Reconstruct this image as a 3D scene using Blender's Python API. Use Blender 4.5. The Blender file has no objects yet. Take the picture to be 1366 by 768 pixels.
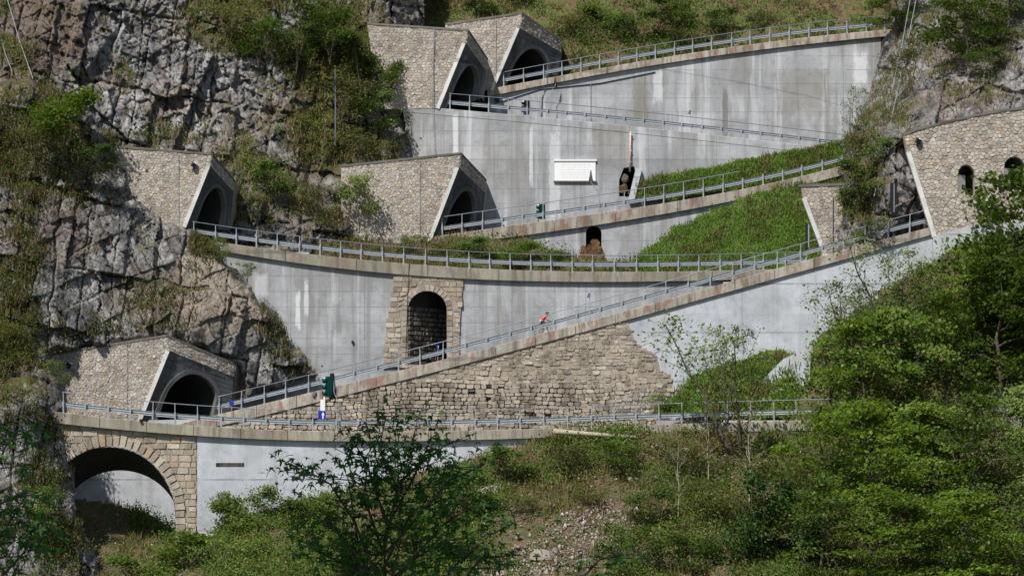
import bpy, bmesh, math, random
import numpy as np
from mathutils import Vector, Matrix
from mathutils.geometry import tessellate_polygon

random.seed(7)
SC = bpy.context.scene
COL = SC.collection

# ------------------------------------------------------------------ camera, world, sun, exposure
F = 3643.0                                   # focal length in photo pixels (1366 wide)
PITCH = math.atan(256.0 / F)
CP, SP = math.cos(PITCH), math.sin(PITCH)
cam_d = bpy.data.cameras.new("camera"); cam = bpy.data.objects.new("camera", cam_d); COL.objects.link(cam)
cam_d.lens = 36.0 * F / 1366.0; cam_d.sensor_width = 36.0; cam_d.clip_end = 3000.0; cam_d.clip_start = 0.5
cam.rotation_euler = (math.pi / 2 + PITCH, 0, 0)
SC.camera = cam
SUN_EL, SUN_AZ = math.radians(51), math.radians(-31)      # azimuth left of the line behind the camera
SDIR = Vector((math.sin(SUN_AZ) * math.cos(SUN_EL), -math.cos(SUN_AZ) * math.cos(SUN_EL), math.sin(SUN_EL)))
W = bpy.data.worlds.new("World"); SC.world = W; W.use_nodes = True
_nt = W.node_tree; _nt.nodes.clear()
_o = _nt.nodes.new("ShaderNodeOutputWorld"); _b = _nt.nodes.new("ShaderNodeBackground"); _s = _nt.nodes.new("ShaderNodeTexSky")
_s.sky_type = 'NISHITA'; _s.sun_disc = False; _s.sun_elevation = SUN_EL
_s.sun_rotation = math.atan2(SDIR.x, SDIR.y); _s.altitude = 600; _s.dust_density = 1.5
_nt.links.new(_s.outputs[0], _b.inputs[0]); _nt.links.new(_b.outputs[0], _o.inputs[0])
_b.inputs[1].default_value = 0.09
sun_d = bpy.data.lights.new("sun", 'SUN'); sun = bpy.data.objects.new("sun", sun_d); COL.objects.link(sun)
sun_d.energy = 4.9; sun_d.angle = math.radians(0.5); sun_d.color = (1.0, 0.965, 0.91)
sun.rotation_euler = SDIR.to_track_quat('Z', 'Y').to_euler()
SC.view_settings.view_transform = 'Standard'; SC.view_settings.look = 'None'
SC.view_settings.exposure = 0.1; SC.view_settings.gamma = 1.0

# ------------------------------------------------------------------ helpers
def PV(px, py, Y):
    """photo pixel and distance -> world coordinates (arrays)"""
    x = (np.asarray(px, float) - 683.0) / F; y = -(np.asarray(py, float) - 384.0) / F
    t = np.asarray(Y, float) / (CP - y * SP)
    return np.stack(np.broadcast_arrays(x * t, np.asarray(Y, float), (SP + y * CP) * t), -1)
def P(px, py, Y):
    return Vector(PV(px, py, Y).tolist())
def metre(Y): return F / Y                    # photo pixels per metre at a distance

def h2(ix, iy, s):
    ix = ix.astype(np.int64); iy = iy.astype(np.int64)
    h = (ix * 374761393 + iy * 668265263 + s * 982451653) & 0xffffffff
    h = ((h ^ (h >> 13)) * 1274126177) & 0xffffffff
    return ((h ^ (h >> 16)) & 0xffffffff) / 4294967296.0
def vnoise(x, y, s):
    ix = np.floor(x); iy = np.floor(y); fx = x - ix; fy = y - iy
    fx = fx * fx * (3 - 2 * fx); fy = fy * fy * (3 - 2 * fy)
    a = h2(ix, iy, s); b = h2(ix + 1, iy, s); c = h2(ix, iy + 1, s); d = h2(ix + 1, iy + 1, s)
    return ((a * (1 - fx) + b * fx) * (1 - fy) + (c * (1 - fx) + d * fx) * fy) * 2 - 1
def fbm(x, y, s, n=4):
    r = 0; a = 1.0
    for i in range(n):
        r = r + a * vnoise(x * 2 ** i + 17.3 * i, y * 2 ** i + 5.1 * i, s + i); a *= 0.5
    return r
def facet(x, y, s, tilt=1.2, crack=False):
    """cells of tilted planes: broken rock"""
    ix = np.floor(x); iy = np.floor(y); best = np.full(x.shape, 9.0); sec = np.full(x.shape, 9.0); val = np.zeros(x.shape)
    for dx in (-1, 0, 1):
        for dy in (-1, 0, 1):
            cx = ix + dx; cy = iy + dy
            qx = cx + h2(cx, cy, s); qy = cy + h2(cx, cy, s + 1)
            d = (x - qx) ** 2 + (y - qy) ** 2
            v = (h2(cx, cy, s + 2) * 2 - 1) * 0.8 + tilt * ((h2(cx, cy, s + 3) - .5) * (x - qx) + (h2(cx, cy, s + 4) - .5) * (y - qy))
            m = d < best
            sec = np.where(m, best, np.minimum(sec, d)); best = np.where(m, d, best); val = np.where(m, v, val)
    if crack: return val, np.clip(1 - (np.sqrt(sec) - np.sqrt(best)) / .08, 0, 1)
    return val
def rock(x, y, s, amp=1.0):
    def rot(a): return x * math.cos(a) + y * math.sin(a) + .22 * w1, -x * math.sin(a) + y * math.cos(a) + .22 * w2
    w1 = fbm(x * .55, y * .55, s + 50, 4); w2 = fbm(x * .55 + 9, y * .55, s + 60, 4)
    u, v = rot(.16); a, ka = brick(u / 2.3, v / 4.6, s, 1.3)
    u, v = rot(-.42); b, kb = brick(u / 1.0, v / 1.7, s + 10, 1.5)
    u, v = rot(.5); c, kc = brick(u / .62, v / .50, s + 20, 1.6)
    d = facet(x / .42, y / .5, s + 30, 2.2)
    u, v = rot(.10); _, kl = brick(u / 2.9, v / 15.0, s + 200, 1.0)
    rough = .35 + .9 * np.clip(fbm(x * .12, y * .12, s + 70, 3) + .5, 0, 1)
    big = facet(x / 7.5, y / 10.0, s + 90, 1.3)
    return amp * (.95 * big + .62 * a + .32 * b + rough * (.20 * c + .12 * d + .045 * facet(x / .2, y / .24, s + 37, 2.5) + .05 * np.abs(fbm(x * 1.6, y * 1.6, s + 81, 4))) - .6 * kl - .45 * ka - .25 * kb - .10 * kc + .5 * fbm(x * .17, y * .17, s + 40, 3))
def brick(u, v, s, tilt):
    """blocks between two joint sets: random depth and tilt, open cracks"""
    v = v + .35 * vnoise(v * .8, v * 0, s + 5); r = np.floor(v); fv = v - r
    u = u + h2(r, r * 0, s) * 7.3; u = u + .35 * vnoise(u * .8, r * 1.7, s + 6); q = np.floor(u); fu = u - q
    val = (h2(q, r, s + 1) - .5) * 1.7 + tilt * ((h2(q, r, s + 2) - .5) * (fu - .5) + (h2(q, r, s + 3) - .5) * (fv - .5))
    e = np.minimum(np.minimum(fu, 1 - fu), np.minimum(fv, 1 - fv)); k = np.clip(1 - e / .045, 0, 1) * (h2(q, r, s + 4) > .35)
    return val, k
def in_poly(x, y, poly):
    r = np.zeros(np.shape(x), bool); n = len(poly)
    for i in range(n):
        x1, y1 = poly[i]; x2, y2 = poly[(i + 1) % n]
        if y1 == y2: continue
        r ^= ((y1 > y) != (y2 > y)) & (x < (x2 - x1) * (y - y1) / (y2 - y1) + x1)
    return r
def poly_dist(x, y, poly):
    d = np.full(np.shape(x), 1e9)
    for i in range(len(poly)):
        x1, y1 = poly[i]; x2, y2 = poly[(i + 1) % len(poly)]
        L = (x2 - x1) ** 2 + (y2 - y1) ** 2 + 1e-9
        t = np.clip(((x - x1) * (x2 - x1) + (y - y1) * (y2 - y1)) / L, 0, 1)
        d = np.minimum(d, np.hypot(x - x1 - t * (x2 - x1), y - y1 - t * (y2 - y1)))
    return d
def tps(ctrl):
    """smooth distance field through control points (px, py, Y)"""
    c = np.array(ctrl, float); p = c[:, :2] / 100.0; n = len(c)
    def k(a, b):
        r2 = ((a[:, None, :] - b[None, :, :]) ** 2).sum(-1); return r2 * np.log(r2 + 1e-9)
    A = np.zeros((n + 3, n + 3)); A[:n, :n] = k(p, p) + np.eye(n) * 0.02; A[:n, n] = 1; A[:n, n + 1:] = p
    A[n:, :n] = A[:n, n:].T
    w = np.linalg.solve(A, np.concatenate([c[:, 2], np.zeros(3)]))
    def f(x, y):
        sh = np.shape(x); q = np.stack([np.ravel(x), np.ravel(y)], -1) / 100.0
        out = np.empty(len(q))
        for i in range(0, len(q), 20000):
            qq = q[i:i + 20000]; out[i:i + 20000] = k(qq, p) @ w[:n] + w[n] + qq @ w[n + 1:]
        return out.reshape(sh)
    return f

ORG = {}
def fast_mesh(name, V, Q):
    """mesh from arrays; Q is (n,k) polygons of equal size"""
    m = bpy.data.meshes.new(name); V = np.asarray(V, np.float32); Q = np.asarray(Q, np.int32)
    n, k = Q.shape
    m.vertices.add(len(V)); m.vertices.foreach_set("co", V.ravel())
    m.loops.add(n * k); m.loops.foreach_set("vertex_index", Q.ravel())
    m.polygons.add(n); m.polygons.foreach_set("loop_start", np.arange(0, n * k, k, dtype=np.int32))
    m.polygons.foreach_set("loop_total", np.full(n, k, np.int32))
    m.update(calc_edges=True)
    return m
def tag(o, label=None, cat=None, group=None, kind=None):
    if label: o['label'] = label
    if cat: o['category'] = cat
    if group: o['group'] = group
    if kind: o['kind'] = kind
    return o
def link(name, mesh, mat=None, parent=None, loc=None):
    o = bpy.data.objects.new(name, mesh); COL.objects.link(o)
    if mat and mesh is not None and not mesh.materials: mesh.materials.append(mat)
    if parent is not None: o.parent = parent
    if loc is not None: o.location = loc
    return o
def empty(name, loc):
    o = bpy.data.objects.new(name, None); COL.objects.link(o); o.location = loc; o.empty_display_size = .3
    ORG[o] = Vector(loc); return o
def org(parent):
    if parent is None: return Vector((0, 0, 0))
    if parent in ORG: return ORG[parent]
    return Vector((0, 0, 0))
class MB:
    def __init__(s): s.v = []; s.f = []
    def add(s, pts, faces):
        b = len(s.v); s.v.extend([tuple(p) for p in pts]); s.f.extend([tuple(i + b for i in f) for f in faces])
    def box(s, c, d, rot=None):
        c = Vector(c); pts = []
        for z in (-1, 1):
            for x, y in ((-1, -1), (1, -1), (1, 1), (-1, 1)):
                q = Vector((x * d[0] / 2, y * d[1] / 2, z * d[2] / 2))
                if rot is not None: q = rot @ q
                pts.append(c + q)
        s.add(pts, [(3, 2, 1, 0), (4, 5, 6, 7), (0, 1, 5, 4), (1, 2, 6, 5), (2, 3, 7, 6), (3, 0, 4, 7)])
    def tube(s, pts, r, n=6, cap=True):
        pts = [Vector(p) for p in pts]; rs = r if isinstance(r, (list, tuple)) else [r] * len(pts)
        b = len(s.v)
        for i, p in enumerate(pts):
            t = (pts[min(i + 1, len(pts) - 1)] - pts[max(i - 1, 0)])
            t = t.normalized() if t.length > 1e-9 else Vector((0, 0, 1))
            a = t.cross(Vector((0, 0, 1))) if abs(t.z) < .95 else t.cross(Vector((1, 0, 0)))
            a.normalize(); c = t.cross(a)
            for k in range(n):
                w = 2 * math.pi * k / n
                s.v.append(tuple(p + a * math.cos(w) * rs[i] + c * math.sin(w) * rs[i]))
        for i in range(len(pts) - 1):
            for k in range(n):
                k2 = (k + 1) % n
                s.f.append((b + i * n + k, b + (i + 1) * n + k, b + (i + 1) * n + k2, b + i * n + k2))
        if cap:
            s.f.append(tuple(b + k for k in range(n))); s.f.append(tuple(b + (len(pts) - 1) * n + k for k in reversed(range(n))))
    def sweep(s, path, prof):
        """closed profile of (dy, dz) swept along path points"""
        b = len(s.v); n = len(prof)
        for p in path:
            for dy, dz in prof: s.v.append((p[0], p[1] + dy, p[2] + dz))
        for i in range(len(path) - 1):
            for k in range(n):
                k2 = (k + 1) % n
                s.f.append((b + i * n + k, b + i * n + k2, b + (i + 1) * n + k2, b + (i + 1) * n + k))
        s.f.append(tuple(b + k for k in reversed(range(n)))); e = b + (len(path) - 1) * n
        s.f.append(tuple(e + k for k in range(n)))
    def sphere(s, c, r, n=8, m=6, sc=(1, 1, 1)):
        c = Vector(c); b = len(s.v)
        for i in range(m + 1):
            t = math.pi * i / m
            for k in range(n):
                w = 2 * math.pi * k / n
                s.v.append((c.x + r * sc[0] * math.sin(t) * math.cos(w), c.y + r * sc[1] * math.sin(t) * math.sin(w), c.z + r * sc[2] * math.cos(t)))
        for i in range(m):
            for k in range(n):
                k2 = (k + 1) % n
                s.f.append((b + i * n + k, b + (i + 1) * n + k, b + (i + 1) * n + k2, b + i * n + k2))
    def mesh(s, name, origin=None):
        m = bpy.data.meshes.new(name); o = Vector(origin) if origin is not None else Vector((0, 0, 0))
        m.from_pydata([(v[0] - o.x, v[1] - o.y, v[2] - o.z) for v in s.v], [], s.f); m.update(); return m
    def build(s, name, mat, parent=None, smooth=False, outward=True):
        og = org(parent)
        m = s.mesh(name, og)
        if outward:
            bm = bmesh.new(); bm.from_mesh(m); bmesh.ops.recalc_face_normals(bm, faces=bm.faces); bm.to_mesh(m); bm.free()
        if smooth: m.polygons.foreach_set("use_smooth", [True] * len(m.polygons))
        o = link(name, m, mat, parent); ORG[o] = og
        return o

# ------------------------------------------------------------------ materials
class NT:
    def __init__(s, name):
        s.m = bpy.data.materials.new(name); s.m.use_nodes = True; s.t = s.m.node_tree; s.t.nodes.clear()
        s.out = s.n("ShaderNodeOutputMaterial"); s.bs = s.n("ShaderNodeBsdfPrincipled"); s.l(s.bs.outputs[0], s.out.inputs[0])
        s.bs.inputs["Roughness"].default_value = .9; s.bs.inputs["Specular IOR Level"].default_value = .25
    def n(s, t, **k):
        x = s.t.nodes.new(t)
        for a, b in k.items(): setattr(x, a, b)
        return x
    def l(s, a, b): s.t.links.new(a, b)
    def pos(s, kind="pos"):
        if kind == "pos": return s.n("ShaderNodeNewGeometry").outputs["Position"]
        return s.n("ShaderNodeTexCoord").outputs["Object"]
    def mapped(s, v, sc, off=(0, 0, 0)):
        q = s.n("ShaderNodeMapping"); s.l(v, q.inputs[0]); q.inputs["Scale"].default_value = sc; q.inputs["Location"].default_value = off; return q.outputs[0]
    def noise(s, v, sc, det=5, rough=.6, dist=0):
        q = s.n("ShaderNodeTexNoise"); s.l(v, q.inputs["Vector"]); q.inputs["Scale"].default_value = sc
        q.inputs["Detail"].default_value = det; q.inputs["Roughness"].default_value = rough; q.inputs["Distortion"].default_value = dist
        return q.outputs[0]
    def ramp(s, v, stops, interp='LINEAR'):
        q = s.n("ShaderNodeValToRGB"); s.l(v, q.inputs[0]); e = q.color_ramp.elements; q.color_ramp.interpolation = interp
        while len(e) > 1: e.remove(e[-1])
        for i, (p, c) in enumerate(stops):
            x = e[0] if i == 0 else e.new(p)
            x.position = p; x.color = (c, c, c, 1) if not isinstance(c, tuple) else (*c, 1)
        return q.outputs[0]
    def math(s, op, a, b=None, clamp=False):
        q = s.n("ShaderNodeMath", operation=op, use_clamp=clamp)
        for i, x in enumerate((a, b)):
            if x is None: continue
            if isinstance(x, (int, float)): q.inputs[i].default_value = x
            else: s.l(x, q.inputs[i])
        return q.outputs[0]
    def mix(s, f, a, b, mode='MIX'):
        q = s.n("ShaderNodeMix", data_type='RGBA', blend_type=mode)
        for i, x in ((0, f), (6, a), (7, b)):
            if isinstance(x, (int, float)): q.inputs[i].default_value = x
            elif isinstance(x, tuple): q.inputs[i].default_value = (*x, 1)
            else: s.l(x, q.inputs[i])
        return q.outputs[2]
    def bump(s, h, st=.4, d=.05):
        q = s.n("ShaderNodeBump"); q.inputs["Strength"].default_value = st; q.inputs["Distance"].default_value = d
        s.l(h, q.inputs["Height"]); s.l(q.outputs[0], s.bs.inputs["Normal"])
    def col(s, c):
        if isinstance(c, tuple): s.bs.inputs["Base Color"].default_value = (*c, 1)
        else: s.l(c, s.bs.inputs["Base Color"])
    def sep(s, v):
        q = s.n("ShaderNodeSeparateXYZ"); s.l(v, q.inputs[0]); return q.outputs

def concrete(name, base, line=1.25, streak=1.0, dark=1.0, stain=0.0, marks=()):
    t = NT(name); p = t.pos(); z = t.sep(p)[2]; xw = t.sep(p)[0]
    big = t.noise(p, .22, 5, .6, .4); med = t.noise(p, 1.1, 6, .65); fine = t.noise(p, 9, 4, .7)
    st = t.noise(t.mapped(p, (1.4, 1.4, .07)), 1.0, 5, .65, .3)
    st2 = t.noise(t.mapped(p, (.8, .8, .05), (31, 0, 7)), 1.0, 4, .6, .2)
    wide = t.noise(t.mapped(p, (.30, .30, .09), (11, 0, 3)), 1.0, 5, .6, .3)
    c = t.ramp(big, [(.3, tuple(b * .78 for b in base)), (.5, base), (.7, tuple(min(1, b * 1.18) for b in base))])
    lift = t.n("ShaderNodeTexWhiteNoise", noise_dimensions='1D'); t.l(t.math('FLOOR', t.math('DIVIDE', z, line * 1.7)), lift.inputs["W"])
    c = t.mix(.5 * dark, c, t.ramp(lift.outputs["Value"], [(0, .72), (1, 1.16)]), 'MULTIPLY')
    c = t.mix(.6, c, t.ramp(med, [(.25, .55), (.5, 1.0), (.8, 1.25)]), 'MULTIPLY')
    c = t.mix(t.math('MULTIPLY', t.ramp(t.math('ADD', wide, t.math('MULTIPLY', t.math('SUBTRACT', fine, .5), .10)), [(.51, 0.0), (.56, 1.0)]), .5 * dark), c, tuple(b * v for b, v in zip(base, (.66, .64, .60))))
    c = t.mix(t.math('MULTIPLY', t.ramp(st, [(.5, 0.0), (.62, 1.0)]), .55 * dark), c, tuple(b * v for b, v in zip(base, (.58, .55, .50))))
    c = t.mix(t.math('MULTIPLY', t.ramp(st2, [(.57, 0.0), (.67, 1.0)]), .6 * streak), c, (.62, .63, .645))
    for (x0, x1, y0, y1, Y, mc, w) in marks:
        # stains and lime runs of their own shape
        a = P(x0, y0, Y); b = P(x1, y1, Y); cx, cz, rx, rz = (a.x + b.x) / 2, (a.z + b.z) / 2, abs(b.x - a.x) / 2, abs(a.z - b.z) / 2
        wob = t.math('MULTIPLY', t.math('SUBTRACT', t.noise(t.mapped(p, (1.6, 1.6, .5)), 1.0, 6, .75), .5), 1.6)
        dx = t.math('ABSOLUTE', t.math('DIVIDE', t.math('SUBTRACT', xw, cx), rx)); dz = t.math('ABSOLUTE', t.math('DIVIDE', t.math('SUBTRACT', z, cz), rz))
        k = t.ramp(t.math('ADD', t.math('MAXIMUM', dx, dz), wob), [(.7, 1.0), (1.05, 0.0)])
        c = t.mix(t.math('MULTIPLY', k, w), c, mc)
    vj = t.math('LESS_THAN', t.math('FRACT', t.math('DIVIDE', t.math('ADD', xw, t.math('MULTIPLY', med, .06)), line * 4.7)), .009)
    c = t.mix(t.math('MULTIPLY', vj, .55 * dark), c, tuple(b * .42 for b in base))
    c = t.mix(.55, c, t.ramp(fine, [(.25, .72), (.5, 1.0), (.75, 1.2)]), 'MULTIPLY')
    ln = t.math('LESS_THAN', t.math('FRACT', t.math('DIVIDE', t.math('ADD', z, t.math('MULTIPLY', med, .05)), line)), .035)
    c = t.mix(t.math('MULTIPLY', ln, t.ramp(t.noise(p, .5, 3), [(.35, 0.1), (.55, .75)])), c, tuple(b * .45 for b in base))
    if stain:
        rs = t.noise(t.mapped(p, (1.1, 1.1, .5), (3, 1, 2)), 1.0, 5, .7, .5)
        c = t.mix(t.math('MULTIPLY', t.ramp(rs, [(.5, 0.0), (.6, 1.0)]), stain), c, (.24, .125, .095))
        ds = t.noise(t.mapped(p, (2.6, 2.6, .35), (13, 1, 2)), 1.0, 4, .7)
        c = t.mix(t.math('MULTIPLY', t.ramp(ds, [(.50, 0.0), (.62, 1.0)]), .65), c, (.12, .105, .085))
    t.col(c); t.bump(t.math('ADD', t.math('MULTIPLY', fine, .5), med), .35, .04)
    return t.m
def stones_mat(name, stops, obj=False, rough=.92, dirt=0.0):
    t = NT(name); p = t.pos()
    r = t.n("ShaderNodeObjectInfo").outputs["Random"] if obj else t.n("ShaderNodeNewGeometry").outputs["Random Per Island"]
    c = t.ramp(r, stops)
    c = t.mix(.75, c, t.ramp(t.noise(p, 7, 5, .7), [(.2, .55), (.5, 1.0), (.8, 1.3)]), 'MULTIPLY')
    c = t.mix(.6, c, t.ramp(t.noise(p, .6, 4, .6), [(.3, .72), (.55, 1.0), (.8, 1.15)]), 'MULTIPLY')
    if dirt:
        dn = t.noise(t.mapped(p, (.7, .7, .35), (5, 2, 1)), 1.0, 6, .7, .4); c = t.mix(t.math('MULTIPLY', t.ramp(dn, [(.48, 0.0), (.6, 1.0)]), dirt), c, t.mix(1.0, c, (.52, .50, .48), 'MULTIPLY'))
    t.col(c); t.bump(t.noise(p, 14, 4, .7), .8, .05); t.bs.inputs["Roughness"].default_value = rough
    return t.m
def plain(name, c, rough=.6, metal=0.0, var=.25, sc=6):
    t = NT(name); p = t.pos("obj")
    t.col(t.mix(1.0, c, t.ramp(t.noise(p, sc, 4, .6), [(.2, 1 - var), (.8, 1 + var)]), 'MULTIPLY'))
    t.bs.inputs["Roughness"].default_value = rough; t.bs.inputs["Metallic"].default_value = metal
    return t.m
def rock_mat(name, light, mid, dark, brown, green, gthr=.42, gbias=.5, zones=()):
    t = NT(name); p = t.pos(); g = t.n("ShaderNodeNewGeometry")
    a = t.noise(p, .16, 6, .62, .8); b = t.noise(t.mapped(p, (1, 1, .45)), .8, 8, .68, .5); f = t.noise(p, 6, 6, .7)
    c = t.ramp(b, [(.3, dark), (.45, mid), (.6, light), (.8, tuple(x * 1.15 for x in light))])
    c = t.mix(t.ramp(a, [(.49, 0.0), (.62, .75)]), c, t.mix(b, tuple(x * .6 for x in brown), tuple(x * 1.3 for x in brown)))
    stk = t.noise(t.mapped(p, (1.0, 1.0, .1), (4, 2, 9)), .9, 5, .65, .4)
    c = t.mix(t.math('MULTIPLY', t.ramp(stk, [(.49, 0.0), (.62, 1.0)]), .8), c, tuple(x * .55 for x in dark))
    c = t.mix(.7, c, t.ramp(f, [(.28, .4), (.5, 1.0), (.72, 1.45)]), 'MULTIPLY')
    # earth and dry grass where the face lies back enough to hold it
    nz = t.sep(g.outputs["Normal"])[2]
    n2 = t.noise(p, .35, 5, .65)
    m = t.math('ADD', nz, t.math('MULTIPLY', t.math('SUBTRACT', n2, gbias), 2.2))
    m = t.ramp(m, [(gthr, 0.0), (gthr + .25, 1.0)])
    for (cx, cz, rx, rz, kind, w) in zones:
        # geology and growth differ from one part of the cliff to the next
        e = t.n("ShaderNodeVectorMath", operation='LENGTH'); q = t.mapped(p, (1 / rx, 0, 1 / rz), (-cx / rx, 0, -cz / rz)); t.l(q, e.inputs[0])
        d = t.math('ADD', e.outputs['Value'], t.math('MULTIPLY', t.math('SUBTRACT', t.noise(p, .28, 6, .7), .5), 1.8))
        k = t.math('MULTIPLY', t.ramp(d, [(.75, 1.0), (1.0, 0.0)]), w)
        if kind == 'bare': m = t.math('MULTIPLY', m, t.math('SUBTRACT', 1.0, k)); c = t.mix(t.math('MULTIPLY', k, .55), c, t.mix(1.0, c, (1.3, 1.3, 1.33), 'MULTIPLY'))
        elif kind == 'brown': c = t.mix(t.math('MULTIPLY', k, .8), c, t.mix(b, (.05, .035, .028), (.21, .15, .115)))
        elif kind == 'pale': c = t.mix(t.math('MULTIPLY', k, .8), c, t.mix(b, (.14, .11, .085), (.42, .35, .28)))
        elif kind == 'green': m = t.math('MAXIMUM', m, t.math('MULTIPLY', k, t.ramp(nz, [(-.25, 0.0), (.15, 1.0)])))
    gc = t.ramp(t.noise(p, 1.2, 6, .7), [(.32, (.055, .038, .022)), (.47, (.10, .075, .032)), (.58, green), (.75, tuple(x * 1.4 for x in green))])
    c = t.mix(m, c, gc)
    vo = t.n("ShaderNodeTexVoronoi", feature='DISTANCE_TO_EDGE'); t.l(t.mapped(p, (1.5, 1.5, .8)), vo.inputs["Vector"]); vo.inputs["Scale"].default_value = 1.0
    wv = t.n("ShaderNodeVectorMath", operation='ADD'); t.l(t.mapped(p, (1.5, 1.5, .8)), wv.inputs[0]); t.l(t.n("ShaderNodeTexNoise").outputs["Color"], wv.inputs[1]); t.l(wv.outputs[0], vo.inputs["Vector"])
    ck = t.ramp(vo.outputs["Distance"], [(0.0, 1.0), (.045, 0.0)])
    c = t.mix(t.math('MULTIPLY', ck, .6), c, tuple(x * .5 for x in dark))
    t.col(c); t.bump(t.math('SUBTRACT', f, t.math('MULTIPLY', ck, .5)), .8, .07)
    return t.m
def leaf_mat(name, stops, trans=.3, objvar=.35):
    t = NT(name); g = t.n("ShaderNodeNewGeometry"); oi = t.n("ShaderNodeObjectInfo")
    c = t.ramp(g.outputs["Random Per Island"], stops)
    c = t.mix(1.0, c, t.ramp(oi.outputs["Random"], [(0, 1 - objvar), (1, 1 + objvar)]), 'MULTIPLY')
    c = t.mix(.8, c, t.ramp(t.noise(t.pos("obj"), .7, 3), [(.3, .7), (.7, 1.3)]), 'MULTIPLY')
    t.col(c); t.bs.inputs["Roughness"].default_value = .55
    tr = t.n("ShaderNodeBsdfTranslucent"); t.l(t.mix(1.0, c, (1.2, 1.3, .6), 'MULTIPLY'), tr.inputs[0])
    mx = t.n("ShaderNodeMixShader"); mx.inputs[0].default_value = trans
    t.l(t.bs.outputs[0], mx.inputs[1]); t.l(tr.outputs[0], mx.inputs[2]); t.l(mx.outputs[0], t.out.inputs[0])
    return t.m
def ground_mat(name, stops, sc=.5, fine=5.0):
    t = NT(name); p = t.pos()
    c = t.ramp(t.noise(p, sc, 7, .68, .4), stops)
    f = t.noise(p, fine, 6, .7)
    c = t.mix(.8, c, t.ramp(f, [(.25, .5), (.5, 1.0), (.75, 1.4)]), 'MULTIPLY')
    t.col(c); t.bump(f, .8, .15); return t.m

M = {}
WHT, DRK, BRN = (.66, .67, .68), (.17, .165, .155), (.22, .20, .165)
M['concrete'] = concrete('weathered concrete', (.37, .375, .385), 1.25, 1.0, 1.0, 0.0, [
    (394, 401, 384, 440, 217.6, WHT, .85), (406, 412, 372, 425, 217.6, WHT, .7), (340, 358, 362, 400, 217.6, WHT, .5), (442, 456, 400, 450, 217.6, DRK, .4), (604, 612, 146, 215, 234, WHT, .8), (706, 711, 160, 250, 234, WHT, .7), (732, 748, 165, 300, 234, WHT, .6),
    (782, 840, 165, 228, 234, BRN, .35), (540, 552, 146, 205, 234, DRK, .75), (640, 700, 180, 260, 234, BRN, .25)])
M['concrete_top'] = concrete('streaked concrete', (.37, .375, .385), 1.25, 1.0, 1.0, 0.0, [
    (963, 972, 110, 190, 240.4, DRK, .8), (843, 865, 98, 165, 240.4, BRN, .7), (1138, 1158, 70, 118, 240.4, WHT, .8), (870, 885, 92, 140, 240.4, WHT, .6), (1030, 1110, 90, 160, 240.4, BRN, .45), (900, 960, 150, 185, 240.4, WHT, .3)])
M['concrete_smooth'] = concrete('smooth render', (.465, .48, .51), 3.7, .5, .4)
M['beam'] = concrete('beam concrete', (.40, .36, .30), 9.0, .3, .9, .75)
M['beam_grey'] = concrete('mossy beam concrete', (.34, .31, .25), 9.0, .3, 1.0, .25)
M['trim'] = concrete('pale trim', (.62, .61, .58), 9.0, .3, .4)
M['facing'] = concrete('grey block', (.11, .112, .115), 9.0, .3, .8)
M['ring'] = concrete('arch ring', (.15, .15, .15), 9.0, .3, .6)
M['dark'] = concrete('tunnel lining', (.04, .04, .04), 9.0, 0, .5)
M['asphalt'] = ground_mat('asphalt', [(.3, (.045, .045, .047)), (.7, (.07, .07, .07))], 2, 30)
M['mortar'] = ground_mat('mortar', [(.3, (.31, .255, .205)), (.7, (.42, .36, .295))], 1, 8)
ST = [(0, (.32, .265, .225)), (.15, (.40, .345, .295)), (.4, (.455, .40, .345)), (.7, (.50, .445, .39)), (.88, (.56, .51, .45)), (.94, (.45, .34, .22)), (1, (.62, .58, .52))]
M['stones'] = stones_mat('rubble stone', ST, False, .92, .35)
M['stone'] = stones_mat('squared stone', [(0, (.30, .25, .195)), (.3, (.39, .335, .265)), (.7, (.46, .40, .32)), (.92, (.52, .46, .38)), (1, (.43, .31, .20))], True, .92, .7)
M['stone_shaded'] = stones_mat('shade-dark stone', [(0, (.13, .105, .08)), (.5, (.19, .16, .12)), (1, (.25, .21, .165))], True, .8, .6)  # darker copy of the stone, niche shade put into its colour
M['rubble'] = stones_mat('old wall stone', [(0, (.25, .22, .185)), (.1, (.345, .295, .235)), (.5, (.415, .35, .275)), (.85, (.47, .40, .32)), (1, (.55, .49, .41))], True, .92, .85)
M['rubble_small'] = stones_mat('old wall small stone', [(0, (.25, .22, .185)), (.2, (.36, .305, .24)), (1, (.48, .41, .33))], False, .92, .85)
M['coping'] = concrete('coping', (.17, .155, .135), 9.0, 0, .6)
M['steel'] = plain('galvanised steel', (.37, .395, .42), .42, .35, .2, 3)
M['steel_dark'] = plain('weathered steel', (.16, .18, .21), .5, .3)
M['black'] = plain('black plastic', (.018, .018, .02), .5)
M['green_box'] = plain('dark green enamel', (.004, .05, .042), .4)
M['white'] = plain('white paint', (.78, .78, .78), .5, 0, .06)
M['marble'] = plain('white marble', (.82, .82, .81), .45, 0, .05, 3)
M['blue'] = plain('blue sign face', (.015, .03, .33), .4)
M['pink_pipe'] = plain('pale pipe', (.66, .46, .36), .6, 0, .15)
M['rust'] = ground_mat('iron stained rock', [(.3, (.035, .02, .012)), (.5, (.11, .058, .024)), (.7, (.19, .12, .065))], 1.5, 6)
def zone(px, py, Y, rx, ry, kind, w=1.0):
    c = P(px, py, Y); return (c.x, c.z, rx / metre(Y), ry / metre(Y), kind, w)
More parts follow.
